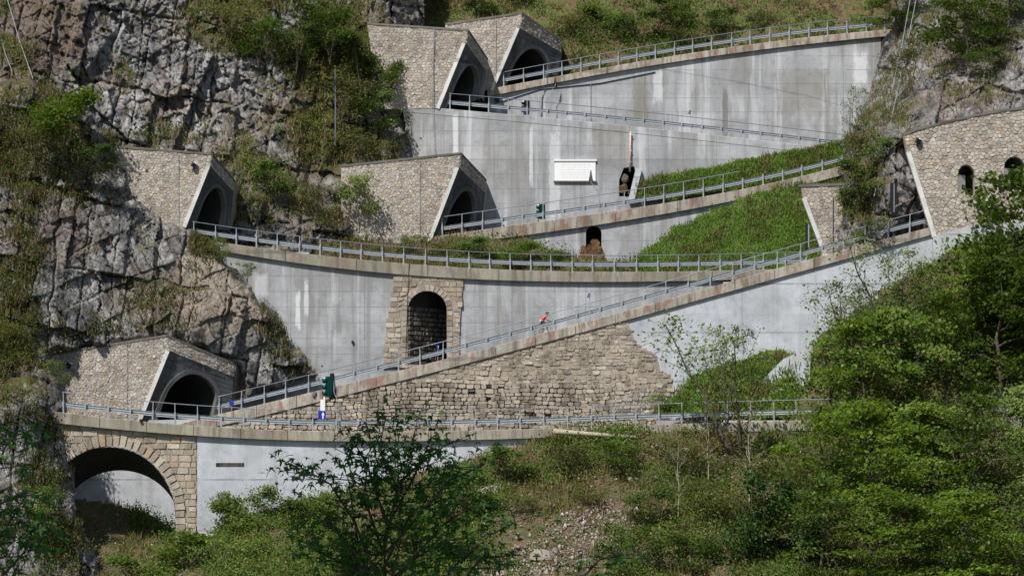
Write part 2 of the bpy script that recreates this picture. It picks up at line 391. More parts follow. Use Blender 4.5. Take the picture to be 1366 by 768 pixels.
Z_LEFT = [zone(50, 30, 224, 75, 95, 'brown'), zone(215, 90, 226, 120, 130, 'bare'), zone(280, 190, 226, 90, 60, 'bare', .6), zone(290, 385, 213, 85, 75, 'pale'), zone(130, 330, 210, 120, 90, 'bare', .3), zone(60, 300, 210, 70, 60, 'brown', .7), zone(200, 400, 212, 60, 50, 'brown', .6), zone(420, 270, 228, 60, 50, 'brown', .6),
          zone(440, 110, 232, 70, 140, 'green'), zone(310, 30, 234, 60, 50, 'green', .8), zone(70, 190, 214, 90, 60, 'green'), zone(10, 480, 204, 40, 110, 'green'), zone(340, 250, 226, 60, 60, 'green', .6), zone(20, 700, 196, 60, 60, 'bare', .6), zone(280, 320, 215, 40, 20, 'green')]
Z_RIGHT = [zone(1240, 110, 220, 60, 120, 'bare', .5), zone(1150, 250, 213, 40, 60, 'green'), zone(1300, 60, 220, 60, 60, 'brown', .6)]
M['rock'] = rock_mat('limestone', (.30, .29, .28), (.165, .157, .15), (.055, .053, .052), (.19, .145, .105), (.065, .08, .02), .72, .50, Z_LEFT)
M['rock_right'] = rock_mat('limestone pinkish', (.27, .255, .25), (.165, .155, .15), (.06, .056, .056), (.17, .13, .105), (.06, .075, .02), .72, .5, Z_RIGHT)
M['hill'] = ground_mat('scrub hillside', [(.3, (.06, .04, .026)), (.44, (.14, .095, .05)), (.52, (.07, .095, .022)), (.62, (.10, .12, .03)), (.72, (.24, .20, .16))], .45, 3)
M['bank'] = ground_mat('bank earth', [(.3, (.05, .034, .022)), (.45, (.13, .09, .055)), (.56, (.055, .07, .02)), (.75, (.17, .125, .08))], .5, 4)
M['turf'] = ground_mat('turf', [(.3, (.065, .10, .02)), (.6, (.095, .145, .028)), (.8, (.16, .15, .055))], .7, 6)
M['valley'] = ground_mat('valley floor', [(.3, (.03, .045, .015)), (.7, (.06, .075, .025))], .2, 3)
M['bark'] = plain('bark', (.10, .08, .06), .9, 0, .4)
M['bark_pale'] = plain('pale bark', (.30, .26, .20), .9, 0, .3)
M['log'] = plain('weathered log', (.36, .31, .23), .9, 0, .3)
M['leaf'] = leaf_mat('spring leaf', [(0, (.07, .115, .017)), (.5, (.12, .185, .026)), (1, (.18, .24, .05))], .5)
M['leaf_light'] = leaf_mat('young leaf', [(0, (.09, .13, .03)), (.5, (.14, .19, .045)), (1, (.20, .235, .075))], .45)
M['leaf_bush'] = leaf_mat('bush leaf', [(0, (.055, .095, .016)), (.6, (.095, .155, .022)), (1, (.15, .205, .04))], .45)
M['leaf_olive'] = leaf_mat('olive scrub leaf', [(0, (.075, .075, .022)), (.5, (.11, .125, .03)), (1, (.17, .16, .05))], .45)
M['leaf_dark'] = leaf_mat('dark leaf', [(0, (.02, .045, .010)), (.6, (.032, .07, .014)), (1, (.05, .10, .02))], .25)
M['leaf_maple'] = leaf_mat('maple leaf', [(0, (.045, .12, .025)), (.6, (.07, .17, .035)), (1, (.10, .21, .05))], .45, .25)
M['grass'] = leaf_mat('grass blade', [(0, (.09, .16, .022)), (.6, (.135, .23, .03)), (.92, (.19, .26, .055)), (1, (.26, .23, .10))], .5)
M['dry'] = leaf_mat('dry grass blade', [(0, (.10, .07, .03)), (.45, (.19, .135, .06)), (.7, (.10, .11, .03)), (1, (.27, .20, .10))], .35)
M['scree'] = stones_mat('scree stone', [(0, (.15, .11, .085)), (.5, (.29, .235, .195)), (1, (.48, .42, .37))])

# ------------------------------------------------------------------ terrain patches
PATCH = {}
def patch(name, rect, step, ctrl, mat, amp=0.0, seed=1, poly=None, curl=0.0, edge=14.0, ragged=0.0, smooth_amp=0.0):
    x0, x1, y0, y1 = rect
    xs = np.arange(x0, x1 + step, step); ys = np.arange(y0, y1 + step, step)
    X, Yp = np.meshgrid(xs, ys); f = tps(ctrl); D = f(X, Yp)
    mx = X * .058; my = Yp * .058
    nd = np.zeros_like(D)
    if amp: nd -= rock(mx, my, seed, amp)
    if smooth_amp: nd -= smooth_amp * fbm(mx * .35, my * .35, seed, 6)
    keep = np.ones_like(D, bool)
    if poly is not None:
        d = poly_dist(X, Yp, poly); ins = in_poly(X, Yp, poly); sd = np.where(ins, d, -d)
        if ragged: sd = sd + ragged * fbm(mx * .9, my * .9, seed + 77, 4)
        k = np.clip(sd / edge, 0, 1); nd = nd * (.25 + .75 * k) + curl * (1 - k) ** 2
        keep = sd > 0
    D = D + nd
    V = PV(X, Yp, D).reshape(-1, 3); ny, nx = X.shape
    idx = np.arange(ny * nx).reshape(ny, nx)
    Q = np.stack([idx[:-1, :-1], idx[1:, :-1], idx[1:, 1:], idx[:-1, 1:]], -1).reshape(-1, 4)
    kf = (keep[:-1, :-1] & keep[1:, :-1] & keep[1:, 1:] & keep[:-1, 1:]).ravel()
    Q = Q[kf]
    used = np.unique(Q); remap = -np.ones(len(V), np.int64); remap[used] = np.arange(len(used))
    V = V[used]; Q = remap[Q]
    m = fast_mesh(name, V, Q); o = link(name, m, mat); tag(o, kind='structure')
    a = V[Q[:, 0]]; n = np.cross(V[Q[:, 1]] - a, V[Q[:, 3]] - a); n /= np.linalg.norm(n, axis=1, keepdims=True) + 1e-12
    c = V[Q].mean(1); n = np.where((n[:, 1] > 0)[:, None], -n, n)
    PATCH[o] = (f, c, n)
    return o

L2poly = [(-200, 60), (0, 100), (40, 105), (100, 130), (150, 188), (170, 215), (205, 285), (250, 306), (295, 330), (325, 380), (355, 410), (385, 450), (420, 500),
          (330, 532), (322, 505), (313, 489), (222, 453), (140, 464), (68, 477), (60, 560), (-200, 640)]
cliff_mid = patch('rock_cliff', (-120, 430, 60, 640), 1.3,
      [(-200, 100, 214), (-200, 400, 206), (-200, 640, 203), (0, 120, 215.5), (100, 190, 216), (160, 210, 217.2), (200, 285, 216.2), (250, 312, 216.3), (300, 335, 216.8), (417, 500, 215.6),
       (350, 430, 215.2), (300, 420, 214.2), (200, 380, 213.2), (100, 350, 212), (0, 300, 210.5), (0, 450, 206.5), (50, 470, 208.3), (140, 445, 210.9), (222, 440, 211.3), (312, 475, 214.0), (330, 510, 214.2),
       (60, 560, 208.5)],
      M['rock'], 1.0, 11, L2poly, 1.0, 12, 6)
L1poly = [(-200, 380), (0, 430), (30, 450), (60, 490), (82, 520), (84, 560), (92, 600), (100, 640), (104, 690), (125, 730), (150, 860), (-200, 860)]
cliff_low = patch('rock_cliff', (-120, 150, 380, 830), 1.3,
      [(-200, 400, 205), (0, 440, 203.5), (40, 480, 202), (80, 530, 200.5), (85, 570, 200), (95, 640, 199.5), (60, 560, 199), (0, 560, 197.5), (-200, 600, 195), (0, 680, 195), (80, 680, 197), (110, 760, 196), (0, 780, 192), (140, 850, 193), (-200, 850, 188)],
      M['rock'], .8, 31, L1poly, 1.2, 12, 5)
cliff_top = patch('rock_cliff', (-120, 565, -120, 335), 1.35,
      [(-250, -200, 240), (-250, 100, 222), (0, 0, 226), (0, 100, 218.5), (60, 150, 219), (110, 60, 226), (150, 190, 223), (200, 60, 231), (350, 60, 234), (450, 50, 236), (510, 20, 240), (470, 90, 235), (498, 90, 233.0), (512, 90, 234.0), (506, 140, 233.0), (535, 90, 239), (458, 250, 227.3), (472, 300, 227.4),
       (280, 195, 226), (320, 150, 230), (320, 270, 224), (420, 200, 231), (450, 270, 229), (450, 225, 231), (500, 270, 232.5), (490, 170, 233.5), (530, 170, 234.4), (552, 205, 234.6), (565, 150, 237), (560, 260, 237), (400, 310, 225), (330, 320, 223), (480, 325, 228.5),
       (0, -200, 240), (300, -200, 246), (560, -200, 256), (200, 260, 223), (100, 300, 221), (-200, 330, 219)],
      M['rock'], 1.35, 51)
hill = patch('hillside', (470, 1330, -260, 150), 3.0,
      [(470, 140, 247), (470, -260, 270), (700, 100, 247), (760, 60, 248.5), (900, 60, 248), (1000, 50, 248), (1100, 20, 248), (1200, 40, 247), (1080, 140, 249), (1200, 140, 249), (980, 140, 248.5), (700, 0, 254), (1000, -20, 256), (1330, -260, 285), (900, -260, 285), (1330, 140, 246), (600, 10, 253), (900, 140, 246.5)],
      M['hill'], .55, 71, smooth_amp=.5)
Rpoly = [(1215, -260), (1205, -40), (1192, 20), (1172, 60), (1163, 120), (1140, 165), (1124, 195), (1121, 230), (1126, 260), (1120, 310), (1112, 345), (1300, 345), (1600, 345), (1600, -260)]
cliff_right = patch('rock_cliff', (1100, 1480, -120, 345), 1.4,
      [(1200, 0, 236), (1210, -260, 250), (1170, 100, 231), (1140, 170, 224), (1125, 220, 217.5), (1125, 280, 214.5), (1120, 340, 214), (1165, 250, 212.6), (1200, 180, 213.6), (1210, 320, 212.3), (1250, 150, 214.5), (1300, 100, 217.5), (1366, 0, 225),
       (1366, 130, 214.5), (1240, 40, 227), (1500, 120, 214), (1500, -100, 230), (1560, -260, 245), (1400, 330, 213), (1560, 330, 213)],
      M['rock_right'], .85, 91, Rpoly, 1.5, 10, 5)
turf_mid = patch('grass_slope', (820, 1150, 215, 375), 1.5,
      [(840, 360, 222.6), (850, 340, 223.2), (930, 290, 226.3), (1010, 256, 228.1), (1060, 335, 223), (1122, 222, 230), (1070, 255, 227.3), (1110, 340, 222.6), (1140, 250, 227)],
      M['turf'], 0, 5, [(848, 372), (848, 342), (880, 318), (930, 288), (960, 276), (1010, 255), (1060, 238), (1150, 215), (1150, 372)], 0, 10, 4, .25)
turf_top = patch('grass_slope', (830, 1150, 180, 275), 1.5,
      [(850, 240, 233.9), (850, 266, 233.1), (1000, 212, 234.0), (1000, 248, 232.8), (1120, 190, 234), (1120, 222, 232.6)],
      M['turf'], 0, 6, [(850, 270), (852, 242), (875, 236), (1000, 212), (1150, 185), (1150, 225), (1000, 252), (900, 266)], 0, 8, 3, .12)
turf_low = patch('grass_slope', (860, 1070, 455, 560), 1.5,
      [(870, 545, 205.0), (930, 505, 206.2), (1040, 470, 206.4), (1000, 535, 205.2), (1040, 500, 205.6)],
      M['turf'], 0, 8, [(866, 556), (900, 528), (925, 505), (960, 486), (1042, 462), (1060, 470), (1060, 556)], 0, 8, 4, .12)
verge = patch('verge', (400, 870, 296, 375), 2.0,
      [(400, 350, 222.6), (430, 300, 228), (500, 322, 228), (580, 320, 228.0), (690, 322, 227.8), (760, 345, 224), (860, 352, 222.8), (860, 375, 222), (400, 375, 222), (600, 350, 223.5)],
      M['bank'], 0, 9, [(400, 372), (420, 300), (500, 316), (590, 312), (690, 314), (770, 342), (870, 350), (870, 372)], 0, 8, 3, .25)
BTOP = [(-200, 600), (60, 650), (112, 664), (150, 670), (200, 684), (238, 708), (246, 738), (262, 704), (330, 690), (420, 662), (520, 640), (620, 612), (720, 586), (752, 571), (1040, 571), (1200, 572), (1600, 575)]
bank = patch('bank', (-200, 1600, 560, 960), 3.0,
      [(-200, 600, 204), (60, 640, 208), (110, 650, 208.8), (160, 660, 208.8), (236, 692, 208), (100, 720, 202), (236, 735, 201), (300, 700, 200), (420, 664, 200), (520, 640, 200), (620, 612, 200), (720, 588, 200), (850, 572, 200.2), (1040, 572, 199.2),
       (1200, 575, 197.5), (1366, 575, 195.8), (1600, 575, 193), (1366, 660, 190), (1366, 768, 182), (1100, 768, 181), (800, 768, 182), (500, 768, 185), (250, 768, 193), (100, 768, 197), (-200, 700, 200), (-200, 800, 195),
       (700, 680, 191), (1000, 680, 190), (400, 720, 193), (0, 960, 182), (400, 960, 170), (800, 960, 165), (1200, 960, 163), (1600, 960, 165), (-200, 960, 180)],
      M['bank'], 0, 12, BTOP + [(1600, 960), (-200, 960)], 0, 6, 2, .55)
slope_right = patch('bank', (1000, 1600, 270, 600), 3.0,
      [(1000, 540, 205.5), (1050, 545, 204.5), (1060, 500, 205.9), (1100, 445, 206.2), (1180, 385, 206.2), (1290, 322, 205.6), (1600, 290, 205), (1600, 590, 198), (1366, 580, 200), (1200, 580, 202), (1366, 450, 203)],
      M['bank'], 0, 15, [(1046, 590), (1062, 500), (1100, 440), (1180, 384), (1240, 345), (1290, 322), (1600, 285), (1600, 590)], .2, 8, 4, .3)
# the valley between the camera and the gorge
gx, gy = np.meshgrid(np.linspace(-220, 220, 111), np.linspace(-80, 200, 141))
gz = np.interp(gy, [-80, 0, 8, 30, 70, 120, 165, 200], [2, -1.8, -2.2, -3.4, -16, -22, -17, -9]) + .5 * fbm(gx * .12, gy * .12, 3, 4) + np.abs(gx) ** 1.5 * .006
gi = np.arange(gx.size).reshape(gx.shape)
ground = link('ground', fast_mesh('ground', np.stack([gx, gy, gz], -1).reshape(-1, 3), np.stack([gi[:-1, :-1], gi[:-1, 1:], gi[1:, 1:], gi[1:, :-1]], -1).reshape(-1, 4)), M['valley'])
tag(ground, kind='structure')

# ------------------------------------------------------------------ walls with holes in the picture of their plane
def wall_mesh(mb, outer, holes, Yf, thick, reveal=None):
    """outer/holes: lists of (px,py); Yf(px) distance of the front; reveal: vector of hole walls"""
    loops = [outer] + holes
    pts2 = [[Vector((x, -y, 0)) for x, y in lp] for lp in loops]
    tris = tessellate_polygon(pts2)
    flat = [p for lp in loops for p in lp]
    front = [P(x, y, Yf(x)) for x, y in flat]; back = [p + Vector((0, thick, 0)) for p in front]
    n = len(flat)
    mb.add(front + back, [t for t in tris] + [tuple(i + n for i in reversed(t)) for t in tris])
    b = 0
    base = len(mb.v) - 2 * n
    for lp in loops:
        k = len(lp)
        for i in range(k):
            j = (i + 1) % k
            mb.f.append((base + b + i, base + b + j, base + n + b + j, base + n + b + i))
        b += k
def const(y): return lambda x: y
def line_top(f, x0, x1, step=20):
    n = max(2, int((x1 - x0) / step) + 1)
    return [(x, f(x)) for x in np.linspace(x0, x1, n)]
def fit(pts, deg=3):
    a = np.array(pts, float); c = np.polyfit((a[:, 0] - 700) / 500, a[:, 1], deg)
    return lambda x: float(np.polyval(c, (x - 700) / 500))

# ------------------------------------------------------------------ roads
class Road: pass
def road(x0, x1, top, bot, rail, Yf, width, beam_mat, beam_len, over=.45, deg=3):
    r = Road(); r.x0, r.x1 = x0, x1; r.top = fit(top, deg); r.bot = fit(bot, deg); r.rail = fit(rail, deg); r.Y = Yf; r.over = over
    xs = np.linspace(x0, x1, int((x1 - x0) / 12) + 2)
    # deck
    mb = MB()
    path = [P(x, r.top(x), Yf(x)) for x in xs]
    wd = width if callable(width) else (lambda x: width)
    n = 4; b = 0
    for x, p in zip(xs, path):
        hz = .14; w = wd(x)
        for dy, dz in ((.5, -hz), (w, -hz), (w, -.55), (.5, -.55)): mb.v.append((p.x, p.y + dy, p.z + dz))
    for i in range(len(xs) - 1):
        for k in range(4):
            k2 = (k + 1) % 4; mb.f.append((i * 4 + k, i * 4 + k2, i * 4 + 4 + k2, i * 4 + 4 + k))
    mb.f.append((3, 2, 1, 0)); e = 4 * (len(xs) - 1); mb.f.append((e, e + 1, e + 2, e + 3))
    r.o = mb.build('road', M['asphalt']); tag(r.o, kind='structure')
    # edge beam segments with open joints
    nseg = max(1, int(round((x1 - x0) / beam_len)))
    ed = np.linspace(x0, x1, nseg + 1)
    for i in range(nseg):
        a, c = ed[i] + .35, ed[i + 1] - .35
        mb = MB(); q = np.linspace(a, c, max(2, int((c - a) / 12) + 1))
        for x in q:
            t = P(x, r.top(x), Yf(x)); d = P(x, r.bot(x), Yf(x)); bev = .03
            for dy, z in ((0, d.z), (0, t.z - bev), (bev, t.z), (.5, t.z), (.5, d.z)): mb.v.append((t.x, t.y + dy, z))
        k5 = 5
        for j in range(len(q) - 1):
            for k in range(k5):
                k2 = (k + 1) % k5; mb.f.append((j * 5 + k, j * 5 + k2, j * 5 + 5 + k2, j * 5 + 5 + k))
        mb.f.append((4, 3, 2, 1, 0)); e = 5 * (len(q) - 1); mb.f.append(tuple(e + k for k in range(5)))
        mb.build('edge_beam', beam_mat, r.o)
    return r

def ramp_y(x): return float(np.interp(x, [0, 300, 520, 2000], [210, 210, 206.5, 206.5]))
def r1_y(x): return float(np.interp(x, [-100, 900, 1450], [200, 200, 196.0]))
R1 = road(70, 1450, [(70, 549), (135, 555), (186, 561), (284, 569), (350, 573), (450, 576), (582, 574.5), (721, 570), (900, 565.5), (1035, 562), (1250, 557), (1450, 553)],
          [(70, 564), (186, 574), (271, 580.5), (440, 590.5), (592, 588.5), (650, 584), (721, 581.5), (900, 578), (1035, 576), (1250, 571), (1450, 567)],
          [(70, 523), (120, 528), (188, 534), (300, 541.5), (440, 550), (600, 547), (750, 543), (900, 538), (1050, 533), (1250, 529), (1450, 524)], r1_y,
          lambda x: 4.5 if x < 270 else 5.0, M['beam_grey'], 64, .34, 5)
R2 = road(236, 1246, [(236, 565), (345, 541), (400, 527.5), (450, 514), (540, 490.5), (640, 467), (721, 447), (780, 430), (906, 394), (1041, 357), (1109, 338), (1246, 302)],
          [(236, 580), (345, 556), (400, 543), (447, 530), (540, 505), (640, 479), (780, 443), (906, 407.5), (1041, 371), (1150, 337), (1246, 313)],
          [(236, 543), (320, 523), (400, 503.5), (440, 494), (520, 474), (640, 443), (780, 407), (900, 371), (1000, 345), (1109, 314), (1230, 281)], ramp_y, 5.0, M['beam'], 52, .3, 4)
R3 = road(286, 1140, [(286, 322), (380, 334), (460, 345), (552, 352), (677, 360), (780, 362), (900, 362), (1000, 360), (1140, 356)],
          [(286, 333), (301, 335), (380, 348), (460, 359), (592, 370), (694, 375), (780, 375.5), (900, 374.5), (1000, 373), (1140, 369)],
          [(256, 297), (340, 306), (440, 319), (552, 331), (677, 338), (780, 340), (900, 339), (1000, 338), (1140, 335)], const(217.0), 5.2, M['beam_grey'], 90, .3, 4)
R4 = road(575, 1150, [(575, 316), (684, 301), (800, 284), (900, 268.5), (1007, 250), (1070, 234), (1150, 214)],
          [(575, 330), (684, 315.5), (800, 299), (900, 284), (1011, 261), (1070, 246), (1150, 227)],
          [(589, 292), (690, 277), (800, 260), (900, 243), (980, 229), (1070, 211), (1150, 190)], const(228.0), 4.9, M['beam'], 84, .3, 3)
R5 = road(540, 1140, [(540, 141), (600, 145.5), (700, 154), (800, 164), (900, 175), (1000, 186), (1140, 202)],
          [(540, 150), (600, 154), (700, 163), (800, 173), (900, 184), (1000, 195), (1140, 211)],
          [(599, 122), (700, 133), (800, 143), (900, 154), (1000, 165), (1140, 182)], const(234.0), 5.0, M['concrete'], 300, .03, 2)
R6 = road(650, 1210, [(650, 119), (663, 117), (700, 111), (778, 95), (900, 75), (1007, 58), (1100, 48), (1210, 38)],
          [(650, 129), (663, 127), (778, 103.5), (900, 83), (1007, 67), (1100, 57), (1210, 46)],
          [(673, 96), (740, 84), (800, 74), (900, 56), (1000, 41), (1082, 28), (1210, 20)], const(240.0), 5.0, M['beam'], 76, .28, 3)

# guardrails: posts, rail of two ribs, handrail
def make_post(H):
    mb = MB()
    b = .045
    mb.box((0, 0, .44), (.10, .02, .88)); mb.box((-.04, .06, .44), (.02, .10, .86)); mb.box((.0, .115, .42), (.10, .012, .84))
    mb.box((0, .14, .62), (.17, .10, .26))
    mb.box((0, 0.012, (.86 + H) / 2), (.055, .03, H - .86)); mb.box((0, 0.012, H), (.09, .05, .05))
    mb.box((0, .05, .015), (.2, .24, .03))
    return mb
WB = [(.0, 0), (.062, .035), (.062, .105), (.0, .155), (.062, .205), (.062, .275), (.0, .31), (.012, .318), (.078, .283), (.078, .200), (.018, .155), (.078, .11), (.078, .027), (.012, -.008)]
def guardrail(r, x0, x1, label, spacing=1.68, beam_to=None, hand_to=None, dy=.14):
    p0 = P(x0, r.top(x0), r.Y(x0))
    root = empty('guardrail', p0); tag(root, label, 'guardrail', 'steel guardrails along the roads')
    bx1 = beam_to or x1; hx1 = hand_to or x1
    mid = (x0 + min(x1, hx1)) / 2; Hm = (P(mid, r.rail(mid), r.Y(mid)).z - P(mid, r.top(mid), r.Y(mid)).z)
    pm = make_post(Hm).mesh('post'); pm.materials.append(M['steel'])
    ps = make_post(.95).mesh('short_post'); ps.materials.append(M['steel'])
    x = x0; i = 0
    while x <= bx1 + 1:
        b = P(x, r.top(x), r.Y(x)); o = link('post', pm if x <= hx1 + 1 else ps, None, root, b + Vector((0, dy, 0)) - p0)
        o.rotation_euler = (random.uniform(-.02, .02), random.uniform(-.025, .025), random.uniform(-.06, .06))
        x += spacing * metre(r.Y(x)) * random.uniform(.95, 1.05); i += 1
    xs = np.linspace(x0 - 3, bx1 + 3, int((bx1 - x0) / 10) + 2)
    mb = MB(); mb.sweep([P(x, r.top(x), r.Y(x)) + Vector((0, dy + .19, .47)) for x in xs], WB)
    mb.build('rail', M['steel'], root)
    xs = np.linspace(x0 - 2, hx1 + 2, int((hx1 - x0) / 10) + 2)
    mb = MB(); mb.tube([P(x, r.top(x), r.Y(x)) + Vector((0, dy + .01, Hm + .02)) for x in xs], .032, 6)
    mb.build('handrail', M['steel_dark'], root)
    return root
guardrail(R1, 84, 1440, 'long steel guardrail on the lowest road, running over the stone arch bridge')
guardrail(R2, 292, 1232, 'straight steel guardrail climbing the long ramp beside the red cyclist')
guardrail(R3, 258, 1120, 'curving steel guardrail above the stone arched niche, on the third road from below')
guardrail(R4, 590, 1122, 'steel guardrail below the white plaque, losing its handrail halfway towards the rock', beam_to=1140, hand_to=985)
guardrail(R5, 600, 1130, 'steel guardrail on the road that falls to the right above the white plaque')
guardrail(R6, 672, 1190, 'topmost steel guardrail, on the highest road climbing to the right')

# ------------------------------------------------------------------ concrete retaining walls
def concrete_wall(label, outer, holes, Yf, thick, mat, name='retaining_wall'):
    loc = P(outer[0][0], outer[0][1], Yf(outer[0][0])); root = empty(name, loc); tag(root, label, 'wall')
    mb = MB(); wall_mesh(mb, outer, holes, Yf, thick); mb.build('wall_face', mat, root)
    return root
def arch_loop(cx, base, hw, spring, crown, n=14, ex=2.0):
    """upright arched opening in pixels, from bottom left clockwise"""
    pts = [(cx - hw, base), (cx - hw, spring)]
    for i in range(1, n):
        a = math.pi - math.pi * i / n
        pts.append((cx + hw * math.cos(a), spring - (spring - crown) * math.sin(a)))
    return pts + [(cx + hw, spring), (cx + hw, base)]
def off(r): return lambda x: r.Y(x) + r.over
def under(r, x0, x1, ybot, d=1.5): return line_top(lambda x: r.bot(x) - d, x0, x1) + [(x1, ybot), (x0, ybot)]
slot = [(288, 617), (326, 617), (326, 622.5), (288, 622.5)]
w1 = concrete_wall('smooth pale grey retaining wall right of the stone arch bridge', under(R1, 263, 800, 745), [slot], off(R1), .8, M['concrete_smooth'])
mb = MB(); wall_mesh(mb, [(287, 616), (327, 616), (327, 623.5), (287, 623.5)], [], const(200.7), .3); mb.build('recess', M['stone'], w1)
concrete_wall('pale wall seen through the stone bridge arch, under the lowest tunnel mouth', [(20, 560), (300, 560), (300, 760), (20, 760)], [], const(210.3), .8, M['concrete_smooth'])
concrete_wall('pale concrete wall under the right end of the ramp, behind the thin trees', under(R2, 820, 1300, 560), [], lambda x: ramp_y(x) + .2, .8, M['concrete_smooth'])
concrete_wall('small sloping concrete buttress by the grass patch at the right end of the lowest road', [(1046, 478), (1012, 512), (1000, 548), (1078, 552), (1082, 462)], [], const(205.45), 1.0, M['concrete_smooth'])
NICHE = arch_loop(570, 486, 26, 414, 388)
w3 = concrete_wall('grey concrete wall around the stone arched niche, under the third road', under(R3, 290, 965, 590), [NICHE], off(R3), .5, M['concrete'])
CUL = arch_loop(792, 334, 10.5, 311, 301, 8)
w4 = concrete_wall('small grey wall with a dark drain hole under the middle ramp', under(R4, 640, 1012, 372), [CUL], off(R4), .5, M['concrete'])
DRAIN = [(826, 262), (826, 240), (832, 224), (846, 222), (848, 230), (840, 262)]
w5 = concrete_wall('tall streaked concrete wall that carries the white plaque', line_top(lambda x: R5.top(x) + 2, 536, 1135) + [(1135, 330), (560, 330), (552, 215)], [DRAIN], off(R5), .6, M['concrete'])
concrete_wall('topmost streaked concrete wall, under the highest road', under(R6, 652, 1175, 215), [], off(R6), .8, M['concrete_top'])
# dark chambers behind the drain openings
def chamber(parent, loop, Yf, depth, mat, name='chamber', skew=0.0):
    """blind passage behind an opening: walls follow the loop"""
    mb = MB(); n = len(loop); a = [P(x, y, Yf) for x, y in loop]; v = Vector((skew, depth, 0)); b = [p + v for p in a]
    mb.add(a + b, [(i, (i + 1) % n, n + (i + 1) % n, n + i) for i in range(n)] + [tuple(range(n, 2 * n))])
    return mb.build(name, mat, parent)
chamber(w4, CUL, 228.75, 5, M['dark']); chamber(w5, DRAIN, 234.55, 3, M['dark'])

# ------------------------------------------------------------------ stonework
def clip(poly, nx, ny, c):
    out = []; n = len(poly)
    for i in range(n):
        p = poly[i]; q = poly[(i + 1) % n]; dp = nx * p[0] + ny * p[1] - c; dq = nx * q[0] + ny * q[1] - c
        if dp <= 0: out.append(p)
        if (dp < 0) != (dq < 0) and abs(dp - dq) > 1e-12:
            t = dp / (dp - dq); out.append((p[0] + (q[0] - p[0]) * t, p[1] + (q[1] - p[1]) * t))
    return out
def clip_convex(poly, cv):
    area = sum(cv[i][0] * cv[(i + 1) % len(cv)][1] - cv[(i + 1) % len(cv)][0] * cv[i][1] for i in range(len(cv)))
    s = 1 if area > 0 else -1
    for i in range(len(cv)):
        x1, y1 = cv[i]; x2, y2 = cv[(i + 1) % len(cv)]
        nx, ny = s * (y2 - y1), -s * (x2 - x1)
        poly = clip(poly, nx, ny, nx * x1 + ny * y1)
        if len(poly) < 3: return []
    return poly
def cells(poly, sx, sy, rnd, jit=.42, convex=True):
    """irregular stone outlines filling a polygon"""
    xs = [p[0] for p in poly]; ys = [p[1] for p in poly]
    nx = int((max(xs) - min(xs)) / sx) + 4; ny = int((max(ys) - min(ys)) / sy) + 4
    X0 = min(xs) - 1.5 * sx; Y0 = min(ys) - 1.5 * sy
    pt = {}
    for j in range(-2, ny + 3):
        for i in range(-2, nx + 3):
            pt[i, j] = (X0 + (i + .5 * (j % 2) + rnd.uniform(-jit, jit)) * sx, Y0 + (j + rnd.uniform(-jit, jit) * .8) * sy)
    out = []; r = sx / sy
    for j in range(ny + 1):
        for i in range(nx + 1):
            x, y = pt[i, j]
            if not (min(xs) - sx < x < max(xs) + sx and min(ys) - sy < y < max(ys) + sy): continue
            c = [(x - 2 * sx, y - 2 * sy), (x + 2 * sx, y - 2 * sy), (x + 2 * sx, y + 2 * sy), (x - 2 * sx, y + 2 * sy)]
            for dj in (-2, -1, 0, 1, 2):
                for di in (-2, -1, 0, 1, 2):
                    if di == 0 and dj == 0: continue
                    q = pt.get((i + di, j + dj))
                    if q is None: continue
                    ax, ay = q[0] - x, (q[1] - y) * r * r; mx, my = (q[0] + x) / 2, (q[1] + y) / 2
                    c = clip(c, ax, ay, ax * mx + ay * my)
                    if len(c) < 3: break
                if len(c) < 3: break
            if len(c) < 3: continue
            if convex: c = clip_convex(c, poly)
            else:
                cx = sum(p[0] for p in c) / len(c); cy = sum(p[1] for p in c) / len(c)
                if not in_poly(np.array([cx]), np.array([cy]), poly)[0]: continue
            if len(c) >= 3:
                a = abs(sum(c[k][0] * c[(k + 1) % len(c)][1] - c[(k + 1) % len(c)][0] * c[k][1] for k in range(len(c)))) / 2
                if a > .12 * sx * sy: out.append((a, c))
    return out
def add_stone(mb, c, mp, rnd, hmin=.03, hmax=.09, inset=.80, sink=.02):
    """one stone: outline c in plane coordinates, mp(u, v, height) -> world"""
    n = len(c); cx = sum(p[0] for p in c) / n; cy = sum(p[1] for p in c) / n
    h = rnd.uniform(hmin, hmax); tx = rnd.uniform(-.3, .3) * h; ty = rnd.uniform(-.3, .3) * h
    base = []; top = []
    w = max(abs(p[0] - cx) for p in c) + 1e-6; g = max(abs(p[1] - cy) for p in c) + 1e-6
    for x, y in c:
        base.append(mp(cx + (x - cx) * .985, cy + (y - cy) * .985, -sink))
        k = inset * rnd.uniform(.93, 1.07)
        top.append(mp(cx + (x - cx) * k, cy + (y - cy) * k, h + tx * (x - cx) / w + ty * (y - cy) / g))
    mb.add(base + top, [tuple(range(n, 2 * n))] + [(i, (i + 1) % n, n + (i + 1) % n, n + i) for i in range(n)])
def rough_outline(c, rnd):
    """break the straight edges and corners of a stone outline"""
    out = []; n = len(c); cx = sum(p[0] for p in c) / n; cy = sum(p[1] for p in c) / n
    for i in range(n):
        p = c[i]; q = c[(i + 1) % n]
        if math.hypot(q[0] - p[0], q[1] - p[1]) < .8: continue
        for t in (.18, .5, .82):
            k = rnd.uniform(.95, 1.02)
            x = p[0] + (q[0] - p[0]) * t; y = p[1] + (q[1] - p[1]) * t
            out.append((cx + (x - cx) * k, cy + (y - cy) * k))
    return out if len(out) >= 3 else c
def plane_map(Yf):
    return lambda x, y, h: P(x, y, Yf(x)) + Vector((0, -h, 0))
